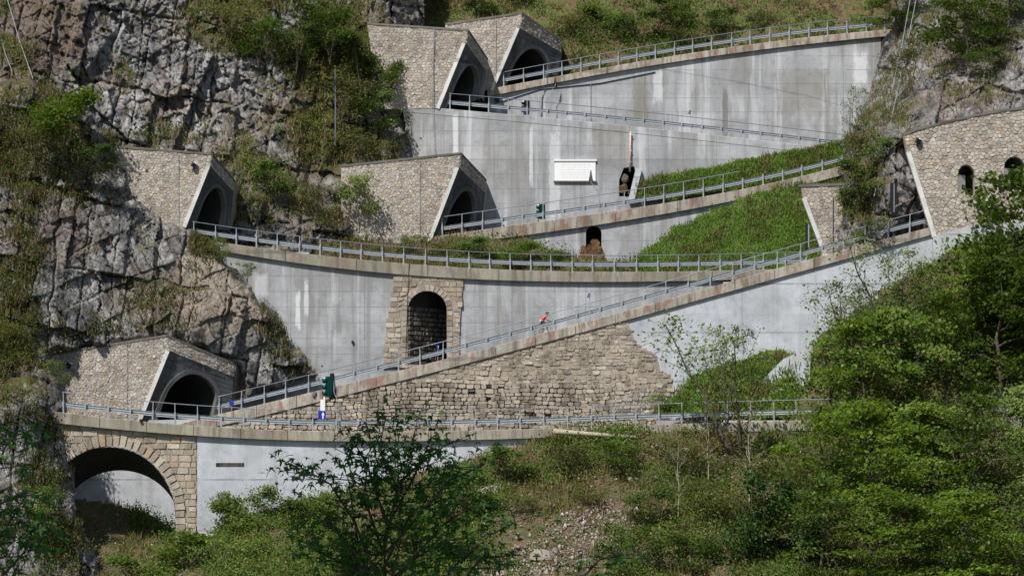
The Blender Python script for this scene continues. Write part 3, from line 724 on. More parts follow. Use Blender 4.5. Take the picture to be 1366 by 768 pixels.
def push_out(c, hole):
    """keep a stone outline out of an arched opening"""
    hx = np.array([p[0] for p in c]); hy = np.array([p[1] for p in c]); ins = in_poly(hx, hy, hole)
    if not ins.any(): return c
    cx, cy = hx.mean(), hy.mean()
    if in_poly(np.array([cx]), np.array([cy]), hole)[0]: return None
    out = []
    for (x, y), q in zip(c, ins):
        if q:
            for t in np.linspace(0, 1, 12):
                X, Yy = x + (cx - x) * t, y + (cy - y) * t
                if not in_poly(np.array([X]), np.array([Yy]), hole)[0]: break
            out.append((X, Yy))
        else: out.append((x, y))
    return out
def stone_field(parent, poly, mp, sx, sy, seed, mat, hole=None, name='stones'):
    rnd = random.Random(seed); mb = MB()
    for a, c in cells(poly, sx, sy, rnd, .48):
        c = rough_outline(c, rnd) if sx > 5 else c
        if hole:
            for h in hole:
                c = push_out(c, h)
                if c is None: break
            if c is None: continue
        add_stone(mb, c, mp, rnd, .015, .065, .87)
    o = mb.build(name, mat, parent); tag(o, kind='stuff'); return o
def bar(mb, a, b, w, d, proud):
    """square bar from a to b: w across, d deep, standing proud towards the camera"""
    a = Vector(a); b = Vector(b); t = (b - a).normalized(); s = t.cross(Vector((0, 1, 0))).normalized() * w / 2
    f = Vector((0, -proud, 0)); k = Vector((0, d, 0)); pts = []
    for p in (a, b):
        pts += [p - s + f, p + s + f, p + s + k, p - s + k]
    mb.add(pts, [(3, 2, 1, 0), (4, 5, 6, 7), (0, 1, 5, 4), (1, 2, 6, 5), (2, 3, 7, 6), (3, 0, 4, 7)])

def portal(label, T0, T1, T2, F1, F2, B1, B2, BL, Y0, Y1, seed, ul=.17, ur=.80, crown=.80, spring=.36, cell=3.9, left_pts=()):
    loc = P(B1[0], B1[1], Y0); root = empty('tunnel_portal', loc); tag(root, label, 'tunnel portal', 'stone tunnel mouths at the hairpins')
    side = [T0, T1, F1, B1, BL] + list(left_pts)
    mb = MB(); wall_mesh(mb, side, [], const(Y0), .7); mb.build('side_wall', M['mortar'], root)
    stone_field(root, side, plane_map(const(Y0)), cell * 1.12, cell * .92, seed, M['stones'])
    # ruled front between the leaning left edge and the upright right edge
    f1, f2, b1, b2 = P(*F1, Y0), P(*F2, Y1), P(*B1, Y0), P(*B2, Y1)
    t1, t2 = P(*T1, Y0), P(*T2, Y1)
    axis = Vector(((f2 - f1).y, -(f2 - f1).x, 0)).normalized()
    def mp(u, v, h): return (b1 * (1 - u) + b2 * u) * (1 - v) + (f1 * (1 - u) + f2 * u) * v + axis * h
    def mpp(u, v, h): return (f1 * (1 - u) + f2 * u) * (1 - v) + (t1 * (1 - u) + t2 * u) * v + axis * h
    uc, hw = (ul + ur) / 2, (ur - ul) / 2
    def arc(k, n=22):
        pts = [(uc - hw * k, -.05), (uc - hw * k, spring * .5)]
        for i in range(n + 1):
            a = math.pi - math.pi * i / n
            pts.append((uc + hw * k * math.cos(a), spring + (crown - spring) * k * math.sin(a)))
        return pts + [(uc + hw * k, spring * .5), (uc + hw * k, -.05)]
    inner, outer, mid = arc(1.0), arc(1.17), arc(1.10)
    # backing plate behind the facing blocks
    loops = [[(0, -.05), (0, 1), (1, 1), (1, -.05), (mid[-1][0], -.05)] + list(reversed(mid))[1:-1] + [(mid[0][0], -.05)]]
    mb = MB(); lp = loops[0]
    tr = tessellate_polygon([[Vector((x, y, 0)) for x, y in lp]]); n = len(lp)
    mb.add([mp(u, v, -.02) for u, v in lp] + [mp(u, v, -.6) for u, v in lp], [t for t in tr] + [tuple(i + n for i in t) for t in tr] + [(i, (i + 1) % n, n + (i + 1) % n, n + i) for i in range(n)])
    mb.build('front_wall', M['facing'], root)
    # facing blocks
    rnd = random.Random(seed + 5); rows = 9
    ctop = max(p[1] for p in mid)
    def left_u(v):
        k = 1.12
        if v <= spring: return uc - hw * k
        s = (v - spring) / ((crown - spring) * k)
        return uc if s >= 1 else uc - hw * k * math.sqrt(1 - s * s)
    for j in range(rows):
        v0, v1 = j / rows + .004, (j + 1) / rows - .004
        for sgn in (0, 1):
            ends = []
            n = 3
            if v0 > ctop: segs = [0, .25, .5] if j % 2 else [0, .14, .36, .5]
            else:
                L = left_u(v0) if sgn == 0 else 1 - (2 * uc - left_u(v0))
                if L < .03: continue
                nb = max(1, int(round(L / .17))); segs = [L * q / nb for q in range(nb + 1)]
                if nb > 1 and j % 2: segs[1:-1] = [q * .75 for q in segs[1:-1]]
            for a, b in zip(segs[:-1], segs[1:]):
                last = b == segs[-1]
                def side_u(s, v):
                    if last and v0 <= ctop:
                        q = left_u(v) if sgn == 0 else 1 - (2 * uc - left_u(v)); s = max(a + .004, min(.5, q) if sgn == 0 else min(1 - .5, q))
                        return s
                    return s
                pu = [(a + .003, v0), (side_u(b, v0) - .003, v0), (side_u(b, v1) - .003, v1), (a + .003, v1)]
                if sgn: pu = [(1 - u, v) for u, v in pu]
                h = rnd.uniform(.01, .035); mb = MB()
                mb.add([mp(u, v, -.01) for u, v in pu] + [mp(u, v, h) for u, v in pu], [(4, 5, 6, 7)] + [(i, (i + 1) % 4, 4 + (i + 1) % 4, 4 + i) for i in range(4)])
                mb.build('facing_block', M['facing'], root)
    # arch ring
    mb = MB(); n = len(inner)
    mb.add([mp(u, v, .09) for u, v in inner] + [mp(u, v, .09) for u, v in outer] + [mp(u, v, -.3) for u, v in inner] + [mp(u, v, -.05) for u, v in outer],
           [(i, i + 1, n + i + 1, n + i) for i in range(n - 1)] + [(i, i + 1, 2 * n + i + 1, 2 * n + i) for i in range(n - 1)] + [(n + i, n + i + 1, 3 * n + i + 1, 3 * n + i) for i in range(n - 1)])
    mb.build('arch_ring', M['ring'], root)
    # tunnel bore turning into the hill
    mb = MB(); secs = 5
    for q in range(secs):
        d = .25 + q * 3.2
        for u, v in inner:
            p = mp(u, v, 0); mb.v.append(tuple(p - axis * d + Vector((0, .10 * q * q, 0))))
    for q in range(secs - 1):
        for i in range(n - 1): mb.f.append((q * n + i, q * n + i + 1, (q + 1) * n + i + 1, (q + 1) * n + i))
    mb.f.append(tuple((secs - 1) * n + i for i in range(n)))
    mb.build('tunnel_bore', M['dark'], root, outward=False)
    # parapet over the front
    mb = MB(); q = [(0, 0), (1, 0), (1, 1), (0, 1)]
    mb.add([mpp(u, v, 0) for u, v in q] + [mpp(u, v, -.6) for u, v in q], [(0, 1, 2, 3), (7, 6, 5, 4)] + [(i, (i + 1) % 4, 4 + (i + 1) % 4, 4 + i) for i in range(4)])
    mb.build('parapet', M['mortar'], root)
    wl = (f2 - f1).length; hl = (t1 - f1).length
    rp = random.Random(seed + 9); mb = MB()
    for a, c in cells([(0, 0), (wl, 0), (wl, hl), (0, hl)], .30, .25, rp):
        add_stone(mb, c, lambda x, y, h: mpp(x / wl, y / hl, h), rp)
    tag(mb.build('parapet_stones', M['stones'], root), kind='stuff')
    # right flank
    mb = MB(); back = Vector((.3, 5, 0))
    mb.add([t2, b2, b2 + back, t2 + back], [(0, 1, 2, 3)]); mb.add([t2 + Vector((-.3, 0, 0)), b2 + Vector((-.3, 0, 0)), b2 + back + Vector((-.3, 0, 0)), t2 + back + Vector((-.3, 0, 0))], [(3, 2, 1, 0)])
    mb.build('flank', M['mortar'], root)
    # coping and roof
    mb = MB()
    t0 = P(*T0, Y0)
    for a, b in ((t0, t1), (t1, t2)):
        nrm = Vector((-(b - a).y, (b - a).x, 0)).normalized()
        if nrm.y < 0: nrm = -nrm
        q = [a - nrm * .09, b - nrm * .09, b + nrm * .6, a + nrm * .6]; up = Vector((0, 0, .17))
        mb.add(q + [p + up for p in q], [(3, 2, 1, 0), (4, 5, 6, 7)] + [(i, (i + 1) % 4, 4 + (i + 1) % 4, 4 + i) for i in range(4)])
    mb.build('coping', M['coping'], root)
    mb = MB(); q = [t0 + Vector((0, .5, -.05)), t1 + Vector((0, .5, -.05)), t2 + Vector((-.4, .2, -.05)), t2 + Vector((0, 7, .8)), t0 + Vector((0, 9, 1.0))]
    mb.add(q + [p - Vector((0, 0, .3)) for p in q], [(0, 1, 2, 3, 4), (9, 8, 7, 6, 5)] + [(i, (i + 1) % 5, 5 + (i + 1) % 5, 5 + i) for i in range(5)])
    mb.build('roof', M['mortar'], root)
    mb = MB(); bar(mb, P(F1[0] - 2.2, F1[1], Y0), P(B1[0] - 2.2, B1[1], Y0), .30, .25, .11); mb.build('edge_trim', M['trim'], root)
    # drain pipe on the side wall
    xp = T0[0] + (T1[0] - T0[0]) * .66; yp = T0[1] + (T1[1] - T0[1]) * .66
    mb = MB(); mb.tube([P(xp, yp, Y0 - .16), P(xp, BL[1] - (BL[1] - B1[1]) * .6, Y0 - .16)], .02, 6); mb.build('drain_pipe', M['steel'], root)
    return root
portal('lowest tunnel mouth with a stone side wall, behind the stone arch bridge', (66, 474), (222, 449), (315, 488), (226, 468), (312, 503), (188, 562), (307, 553), (66, 562), 210, 214, 101)
portal('tunnel mouth in black shade on the left cliff, at the start of the third road', (152, 197), (282, 207), (312, 243), (280, 222), (311, 256), (248, 303), (307, 304), (200, 306), 217, 221, 111, left_pts=[(150, 230)])
portal('tunnel mouth left of the white plaque, at the start of the middle ramp', (455, 223), (614, 206), (648, 242), (612, 224), (647, 258), (574, 324), (642, 302), (455, 326), 228, 231.5, 121)
portal('upper tunnel mouth with a broad side wall, standing over the tall concrete wall', (490, 33), (624, 42), (650, 81), (621, 58), (649, 96), (586, 145), (642, 130), (505, 146), 234, 237.5, 131)
portal('topmost tunnel mouth with a lit stone parapet, at the start of the highest road', (594, 34), (696, 19), (749, 56), (693, 38), (747, 70), (658, 121), (742, 110), (594, 121), 240, 244, 141)

# right-hand gallery with two arched windows
GW = [arch_loop(1289, 259, 11, 233, 220, 8), arch_loop(1353, 252, 13.5, 224, 209, 8)]
gal = [(1206, 181), (1225, 174), (1260, 165), (1300, 156), (1340, 149), (1385, 144), (1480, 137), (1480, 340), (1290, 330), (1245, 315), (1210, 204)]
gy0 = 206.1
groot = empty('tunnel_gallery', P(1245, 315, gy0)); tag(groot, 'stone tunnel gallery with two arched windows at the right edge', 'gallery')
mb = MB(); wall_mesh(mb, gal, GW, const(gy0), .75); mb.build('side_wall', M['mortar'], groot)
stone_field(groot, gal, plane_map(const(gy0)), 5.8, 4.7, 151, M['stones'], GW)
mb = MB(); bar(mb, P(1211.5, 203, gy0), P(1246.5, 316, gy0), .34, .3, .12); mb.build('edge_trim', M['trim'], groot)
mb = MB()
for a, b in zip(gal[:6], gal[1:7]):
    a, b = P(*a, gy0), P(*b, gy0); q = [a + Vector((0, -.1, 0)), b + Vector((0, -.1, 0)), b + Vector((0, .9, 0)), a + Vector((0, .9, 0))]; up = Vector((0, 0, .18))
    mb.add(q + [p + up for p in q], [(3, 2, 1, 0), (4, 5, 6, 7), (0, 1, 5, 4), (2, 3, 7, 6), (3, 0, 4, 7), (1, 2, 6, 5)])
mb.build('coping', M['coping'], groot)
mb = MB()
for a, b in zip(gal[:6], gal[1:7]):
    a, b = P(*a, gy0 + .7), P(*b, gy0 + .7); d = Vector((0, 5.4, -.1)); e = Vector((0, 0, -.3))
    mb.add([a, b, b + d, a + d, a + e, b + e, b + d + e, a + d + e], [(0, 1, 2, 3), (7, 6, 5, 4)])
mb.build('roof', M['mortar'], groot, outward=False)
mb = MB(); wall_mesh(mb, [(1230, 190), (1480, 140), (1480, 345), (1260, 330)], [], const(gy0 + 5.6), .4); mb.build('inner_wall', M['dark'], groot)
# pale lining of the window jambs, set askew as the gallery bends
for (cx, base, hw, spr, y) in ((1289, 259, 11, 233, 0), (1353, 252, 13.5, 224, 0)):
    mb = MB(); a = P(cx - hw + .5, spr, gy0 + .05); b = P(cx - hw + .5, base + 1, gy0 + .05); d = Vector((.62, .62, 0)); th = Vector((-.1, .1, 0))
    mb.add([a, b, b + d, a + d, a + th, b + th, b + d + th, a + d + th], [(0, 1, 2, 3), (7, 6, 5, 4), (0, 3, 7, 4), (1, 5, 6, 2), (2, 6, 7, 3), (0, 4, 5, 1)])
    mb.build('window_jamb', M['trim'], groot)
# foundation under the gallery
concrete_wall('short pale concrete footing under the arched-window gallery', [(1245, 315), (1300, 300), (1480, 282), (1480, 420), (1245, 420)], [], const(206.0), .9, M['concrete_smooth'])

# small portal seen from its flank at the right end of the third road
proot = empty('tunnel_portal', P(1098, 336, 216.9)); tag(proot, 'small stone tunnel flank with a pale slanting edge, right of the grass slope', 'tunnel portal', 'stone tunnel mouths at the hairpins')
gp = [(1068, 249), (1090, 246), (1122, 245), (1150, 246), (1150, 350), (1101, 344), (1071, 264)]
mb = MB(); wall_mesh(mb, gp, [], const(216.9), .7); mb.build('side_wall', M['mortar'], proot)
stone_field(proot, [gp[0], gp[1], gp[2], gp[3], gp[4], gp[5], gp[6]], plane_map(const(216.9)), 4.9, 4.2, 161, M['stones'])
mb = MB(); bar(mb, P(1072, 264, 216.9), P(1102, 344, 216.9), .33, .3, .1); mb.build('edge_trim', M['trim'], proot)
mb = MB(); bar(mb, P(1066, 248, 216.9), P(1150, 245, 216.9), .2, .8, .1); mb.build('coping', M['coping'], proot)
mb = MB(); mb.tube([P(1111, 262, 216.75), P(1111, 340, 216.75)], .03, 6); mb.build('drain_pipe', M['steel_dark'], proot)
mb = MB(); a = P(1068, 249, 217.6); mb.add([a, P(1150, 246, 217.6), P(1150, 246, 223), P(1072, 249, 223)], [(0, 1, 2, 3)]); a = P(1068, 250, 217.6); mb.add([a, P(1150, 247, 217.6), P(1150, 247, 223), P(1072, 250, 223)], [(3, 2, 1, 0)])
mb.build('roof', M['mortar'], proot, outward=False)
mb = MB(); wall_mesh(mb, [(1075, 252), (1150, 250), (1150, 350), (1104, 346)], [], const(222.4), .4); mb.build('far_wall', M['facing'], proot)

# ------------------------------------------------------------------ stone arch bridge under the lowest road
by0 = 200.34
ACX, ACY, AHW, ACR = 146, 690, 88, 94
def arch_pts(cx, cy, hw, h, n=26, base=760):
    pts = [(cx - hw, base)]
    for i in range(n + 1):
        a = math.pi - math.pi * i / n; pts.append((cx + hw * math.cos(a), cy - h * math.sin(a)))
    return pts + [(cx + hw, base)]
broot = empty('stone_bridge', P(250, 735, by0)); tag(broot, 'stone arch bridge carrying the left end of the lowest road', 'bridge')
fr = arch_pts(ACX, ACY, AHW, ACR); hw2 = arch_pts(ACX, ACY, AHW + 3, ACR + 3)
outer = [(20, 760), (20, R1.bot(40) - 2)] + line_top(lambda x: R1.bot(x) - 2, 40, 262.5) + [(262.5, 670), (268, 672), (268, 700), (250, 705), (248, 760)]
ring2 = list(reversed(hw2))
lp = outer[:-1] + [(ACX + AHW + 14, 705), (ACX + AHW + 12, 760)] + ring2
mb = MB(); wall_mesh(mb, lp, [], const(by0 + .06), 4.0); mb.build('spandrel', M['mortar'], broot)
rb = random.Random(3); mpb = plane_map(const(by0 + .05))
def block(parent, c, mp, rnd, mat, name='stone_block', hmin=.02, hmax=.09, inset=.91):
    mb = MB(); add_stone(mb, c, mp, rnd, hmin, hmax, inset, .03); return mb.build(name, mat, parent)
y = 566.0; row = 0
while y < 752:
    rh = rb.uniform(7.0, 9.5); x = 74.0 + rb.uniform(-8, 0)
    while x < 262:
        w = rb.uniform(10, 22); c = [(x + .3, y + .3), (min(x + w, 262) - .3, y + .3), (min(x + w, 262) - .3, y + rh - .3), (x + .3, y + rh - .3)]
        x += w
        cx, cy = (c[0][0] + c[2][0]) / 2, (c[0][1] + c[2][1]) / 2
        if c[1][0] - c[0][0] < 3: continue
        # ends of a course stop at the voussoirs
        if cy > ACY: lim = ACX + AHW + 13 if cx > ACX else ACX - AHW - 16
        else:
            s = (ACY - cy) / (ACR + 16.0)
            lim = None if s >= 1 else (ACX + (AHW + 16) * math.sqrt(1 - s * s) if cx > ACX else ACX - (AHW + 16) * math.sqrt(1 - s * s))
        if y < R1.bot(cx) - 3: continue
        if lim is not None:
            if cx > ACX:
                if c[1][0] < lim + 2: continue
                c = [(max(px, lim), py) for px, py in c]
            else:
                if c[0][0] > lim - 2: continue
                c = [(min(px, lim), py) for px, py in c]
            if abs(c[1][0] - c[0][0]) < 2.5: continue
        block(broot, c, mpb, rb, M['stone'])
    y += rh
NV = 33
for i in range(NV):
    a0 = math.pi * i / NV + .006; a1 = math.pi * (i + 1) / NV - .006; k = rb.uniform(12, 17)
    c = [(ACX + AHW * math.cos(a0), ACY - ACR * math.sin(a0)), (ACX + (AHW + k) * math.cos(a0), ACY - (ACR + k) * math.sin(a0)),
         (ACX + (AHW + k) * math.cos(a1), ACY - (ACR + k) * math.sin(a1)), (ACX + AHW * math.cos(a1), ACY - ACR * math.sin(a1))]
    block(broot, c, plane_map(const(by0 + .02)), rb, M['stone'], 'voussoir', .06, .13, .9)
y = ACY
while y < 750:
    rh = rb.uniform(8, 11)
    block(broot, [(ACX + AHW, y + .3), (ACX + AHW + 14, y + .3), (ACX + AHW + 14, y + rh - .3), (ACX + AHW, y + rh - .3)], plane_map(const(by0 + .02)), rb, M['stone'], 'voussoir', .05, .12, .9)
    y += rh
bk = arch_pts(160, 702, 80, 75)
mb = MB(); n = len(fr)
mb.add([P(x, y, by0 - .02) for x, y in fr] + [P(x, y, 204.6) for x, y in bk], [(i, i + 1, n + i + 1, n + i) for i in range(n - 1)])
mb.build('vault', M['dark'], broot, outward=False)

# ------------------------------------------------------------------ old rubble wall under the ramp
rroot = empty('stone_wall', P(450, 560, 206.9)); tag(rroot, 'old rubble stone wall under the ramp, behind the lowest guardrail', 'wall')
rub = [(236, R2.bot(236) - 1)] + line_top(lambda x: R2.bot(x) - 1.5, 300, 836) + [(846, 452), (852, 462), (868, 470), (876, 474), (880, 492), (893, 500), (898, 520), (880, 540), (870, 590), (236, 600)]
ry = lambda x: ramp_y(x) + .16
mb = MB(); wall_mesh(mb, rub, [], lambda x: ry(x) - .015, .5); mb.build('backing', M['mortar'], rroot)
rr = random.Random(23); rc = []
yy = 424.0; row = 0
while yy < 596:
    hh = rr.uniform(3.6, 6.6); x = 236 + rr.uniform(-6, 0)
    while x < 900:
        w = min(15, max(4.5, rr.lognormvariate(2.1, .38))); wv = 2.2 * math.sin(x * .017 + 1.3) + 1.5 * math.sin(x * .041 + yy * .05) - (x - 560) * .022
        parts = [(0, hh)] if rr.random() > .16 or w < 8 else [(0, hh * .5), (hh * .5, hh)]
        for a0, a1 in parts:
            q = rr.uniform(-1.1, 1.1); c = [(x + .15, yy + a0 + wv + rr.uniform(-.7, .7)), (x + w - .15, yy + a0 + wv + rr.uniform(-.7, .7)), (x + w - .15 + q, yy + a1 + wv - .2 + rr.uniform(-.5, .5)), (x + .15 + q * .5, yy + a1 + wv - .2 + rr.uniform(-.5, .5))]
            cx = x + w / 2; cy = yy + (a0 + a1) / 2 + wv
            if in_poly(np.array([cx]), np.array([cy]), rub)[0] and cy > R2.bot(cx) and rr.random() > .015:
                c = rough_outline(c, rr); c = [(px, max(py, R2.bot(min(max(px, 236), 900)) - .5)) for px, py in c]; rc.append((w * (a1 - a0), c))
        x += w
    yy += hh
rc.sort(key=lambda t: -t[0] * (1.0 if 380 < t[1][0][0] < 900 and t[1][0][1] < 575 else .1))
mpr = plane_map(ry); mb = MB()
for i, (a, c) in enumerate(rc):
    if i < 300:
        block(rroot, c, mpr, rr, M['rubble'], 'stone', .01, .10, .92)
    else: add_stone(mb, c, mpr, rr, .01, .09, .92)
if mb.v: tag(mb.build('small_stones', M['rubble_small'], rroot), kind='stuff')

# ------------------------------------------------------------------ arched niche under the third road
nroot = empty('stone_archway', P(570, 486, 217.16)); tag(nroot, 'arched stone niche set in the grey concrete wall under the third road', 'archway')
ny = lambda x: 217.16
left = [(520, 368)] + [(x, y) for x, y in ((523, 385), (521, 400), (519, 416), (516, 430), (515, 446), (513, 462), (511, 490))]
no = [(528, 366), (618, 371), (616, 400), (614, 425), (613, 450), (613, 470), (611, 490), (511, 490), (513, 462), (515, 446), (516, 430), (519, 416), (521, 400), (525, 380)]
mb = MB(); wall_mesh(mb, no, [NICHE], ny, .3); mb.build('surround', M['mortar'], nroot)
rn = random.Random(41); y = 369.0; row = 0
NO2 = arch_loop(570, 492, 26 + 9, 414, 388 - 9)
while y < 488:
    rh = rn.uniform(6, 7.6); xl = float(np.interp(y + 3, [368, 400, 430, 462, 490], [526, 521, 516, 513, 511])) + rn.uniform(-2, 2); x = xl
    xr = float(np.interp(y + 3, [371, 425, 490], [618, 614, 611])) + rn.uniform(-2, 2)
    while x < xr - 2:
        w = rn.uniform(8, 14); x2 = min(x + w, xr)
        if xr - x2 < 4: x2 = xr
        c = [(x + .2, y + .2), (x2 - .2, y + .2), (x2 - .2, y + rh - .2), (x + .2, y + rh - .2)]; x = x2
        c = push_out(c, NO2) if not in_poly(np.array([(c[0][0] + c[1][0]) / 2]), np.array([y + rh / 2]), NO2)[0] else None
        if c is None: continue
        block(nroot, c, plane_map(ny), rn, M['stone'], 'stone_block', .02, .07, .9)
    y += rh
for i in range(15):
    a0 = math.pi * i / 15 + .01; a1 = math.pi * (i + 1) / 15 - .01
    c = [(570 + 26 * math.cos(a0), 414 - 26 * math.sin(a0)), (570 + 34 * math.cos(a0), 414 - 34 * math.sin(a0)), (570 + 34 * math.cos(a1), 414 - 34 * math.sin(a1)), (570 + 26 * math.cos(a1), 414 - 26 * math.sin(a1))]
    block(nroot, c, plane_map(ny), rn, M['stone'], 'voussoir', .03, .07, .92)
for sx in (-1, 1):
    y = 414
    while y < 486:
        c = [(570 + sx * 26, y + .2), (570 + sx * 34, y + .2), (570 + sx * 34, y + 6.8), (570 + sx * 26, y + 6.8)]
        block(nroot, c, plane_map(ny), rn, M['stone'], 'stone_block', .03, .07, .92); y += 7
# passage runs askew into the hill, so its left wall shows
sk = Vector((3.3, 4.3, 0)); a = [P(x, y, 217.16) for x, y in NICHE]; n = len(a)
mb = MB(); mb.add(a + [p + sk for p in a], [(i, i + 1, n + i + 1, n + i) for i in range(n - 1)] + [tuple(range(n, 2 * n))]); mb.build('passage', M['dark'], nroot, outward=False)  # near-black lining puts the shade of ceiling and back into the colour
l0 = P(544, 486, 217.16); zt = P(544, 410, 217.16).z - l0.z; sn = Vector((4.3, -3.3, 0)).normalized()
y = 0
while y < zt - .2:
    rh = rn.uniform(.34, .44); x = 0
    while x < 5.0:
        w = rn.uniform(.45, .75); x2 = min(x + w, 5.2)
        c = [(x + .02, y + .02), (x2 - .02, y + .02), (x2 - .02, y + rh - .02), (x + .02, y + rh - .02)]; x = x2
        block(nroot, c, lambda u, v, h: l0 + sk.normalized() * u + Vector((0, 0, v)) + sn * h, rn, M['stone_shaded'], 'stone_block', .05, .14, .66)
    y += rh

# ------------------------------------------------------------------ plaque, pipes, drains, cables, signs, lights
def P2(px, py, Y): return P(px, py, Y)
pl = empty('plaque', P(767, 227, 234.0)); tag(pl, 'white marble plaque fixed to the tall streaked concrete wall', 'plaque')
mb = MB(); wall_mesh(mb, [(740, 214), (794.5, 214), (794.5, 241.5), (740, 241.5)], [], const(233.93), .12); mb.build('slab', M['marble'], pl)
mb = MB(); bar(mb, P(739, 214, 233.93), P(796, 214, 233.93), .13, .1, .09); mb.build('upper_moulding', M['marble'], pl)
mb = MB(); bar(mb, P(738.5, 242, 233.93), P(796, 242, 233.93), .10, .1, .10); mb.build('lower_ledge', M['coping'], pl)
mb = MB(); rl = random.Random(2)
for i, yy in enumerate((219.5, 223, 226.5, 230, 233.5, 236.5)):
    x = 746 + rl.uniform(0, 4)
    while x < 786:
        w = rl.uniform(2, 5); bar(mb, P(x, yy, 233.925), P(x + w, yy, 233.925), .035, .004, .004); x += w + 1.2
tag(mb.build('worn_lettering', plain('faded incision', (.60, .60, .60), .7, 0, .1), pl), kind='stuff')

def tube_thing(name, label, cat, pts, r, mat, n=7):
    root = empty(name, pts[-1]); tag(root, label, cat); mb = MB(); mb.tube(pts, r, n); mb.build('shaft', mat, root, True); return root
pp = tube_thing('drain_pipe', 'pale pink downpipe ending over the dark drain recess', 'pipe', [P(841, 176, 233.8), P(840.8, 200, 233.8), P(840, 229, 233.75)], .075, M['pink_pipe'])
mb = MB()
for yy in (180, 201, 216): mb.box(P(841 - (yy - 176) * .02, yy, 233.82), (.26, .16, .09))
mb.build('clamp', M['pink_pipe'], pp)
# concrete wing wall beside the recess
wg = empty('wing_wall', P(838, 262, 233.5)); tag(wg, 'slanting pale concrete wing beside the dark drain recess', 'wall')
mb = MB(); bar(mb, P(852, 226, 233.9), P(842, 268, 233.4), .52, .5, .3); mb.build('wing', M['concrete_smooth'], wg)
rk = MB()
def boulder(mb, c, r, rnd, flat=(1, 1, 1)):
    b = len(mb.v); n, m = 7, 5; c = Vector(c)
    for i in range(m + 1):
        t = math.pi * i / m
        for k in range(n):
            w = 2 * math.pi * k / n + rnd.uniform(-.2, .2); q = r * rnd.uniform(.75, 1.15)
            if i in (0, m): q = r * .9
            mb.v.append((c.x + q * flat[0] * math.sin(t) * math.cos(w), c.y + q * flat[1] * math.sin(t) * math.sin(w), c.z + q * flat[2] * math.cos(t)))
    for i in range(m):
        for k in range(n):
            k2 = (k + 1) % n; mb.f.append((b + i * n + k, b + (i + 1) * n + k, b + (i + 1) * n + k2, b + i * n + k2))
rs = random.Random(5)
def rock_thing(label, c, r, mat, flat=(1, 1, 1), name='boulder'):
    mb = MB(); boulder(mb, c, r, rs, flat); o = mb.mesh(name, c); ob = link(name, o, mat, None, c); tag(ob, label, 'rock'); return ob
rock_thing('rust brown rock inside the drain recess below the pink pipe', P(832, 252, 234.0), .55, M['rust'], (.8, .6, .9))
rock_thing('grey rock above the rust brown one in the drain recess', P(834, 238, 234.3), .45, M['rock'], (.8, .5, 1.0))
so = MB()
for i in range(75):
    q = rs.random(); boulder(so, P(790 + rs.uniform(-1, 1) * (8 + 10 * q), 324 + 30 * q, 228.35 - .8 * q), rs.uniform(.16, .38), rs, (1, .6, 1.1))
soo = so.build('stained_rubble', M['rust']); tag(soo, 'rust brown heap of rubble spilling below the dark drain hole', 'rubble')

def traffic_light(label, px, py_top, py_foot, Y, board=True, pole=True, turn=.5, hh=1.5, mat=None):
    """signal head of three lamps seen from the flank, on a pole"""
    foot = P(px, py_foot, Y); root = empty('traffic_light', foot); tag(root, label, 'traffic light', 'traffic lights at the tunnels')
    k = metre(Y); h = (py_foot - py_top) / k; mat = mat or M['green_box']; R = Matrix.Rotation(turn, 3, 'Z')
    top = foot + Vector((0, 0, h))
    if pole:
        mb = MB(); mb.tube([foot, foot + Vector((0, 0, h * .98))], .055, 8); mb.build('pole', M['white'], root, True)
    cen = top + R @ Vector((.36, 0, -hh / 2))
    mb = MB(); mb.box(cen, (.42, .36, hh), R)
    mb.build('housing', mat, root)
    for i in range(3):
        c = cen + Vector((0, 0, (1 - i) * .31 * hh)); fwd = R @ Vector((-1, 0, 0))
        mb = MB(); mb.tube([c + fwd * .2, c + fwd * .48 + Vector((0, 0, -.04))], [.115 * hh, .12 * hh], 10); mb.build('lamp_hood', mat, root, True)
    if board:
        mb = MB(); b = cen + R @ Vector((.24, 0, 0)); u = R @ Vector((0, 1, 0)); t = R @ Vector((.03, 0, 0))
        pr = [(-.5, -.9), (.5, -.9), (.62, .1), (.3, 1.0), (-.3, 1.0), (-.62, .1)]
        a = [b + u * x + Vector((0, 0, z)) - t for x, z in pr]; c2 = [b + u * x + Vector((0, 0, z)) + t for x, z in pr]
        mb.add(a + c2, [tuple(range(6)), tuple(reversed(range(6, 12)))] + [(i, (i + 1) % 6, 6 + (i + 1) % 6, 6 + i) for i in range(6)]); mb.build('backboard', M['black'], root)
    return root
tl = traffic_light('green traffic light with a black backboard on the lowest road', 432.5, 502, 572, 201.2, True, True, .45)
mb = MB(); mb.box(P(430.5, 541.5, 201.2), (.34, .16, 1.0)); mb.build('control_box', M['white'], tl)
traffic_light('small green traffic light behind the guardrail below the white plaque', 718, 272, 297, 229.2, False, True, .5, 1.25)
traffic_light('small dark traffic light behind the guardrail under the highest road', 698, 134, 158, 235.5, False, True, .6, 1.05, M['black'])
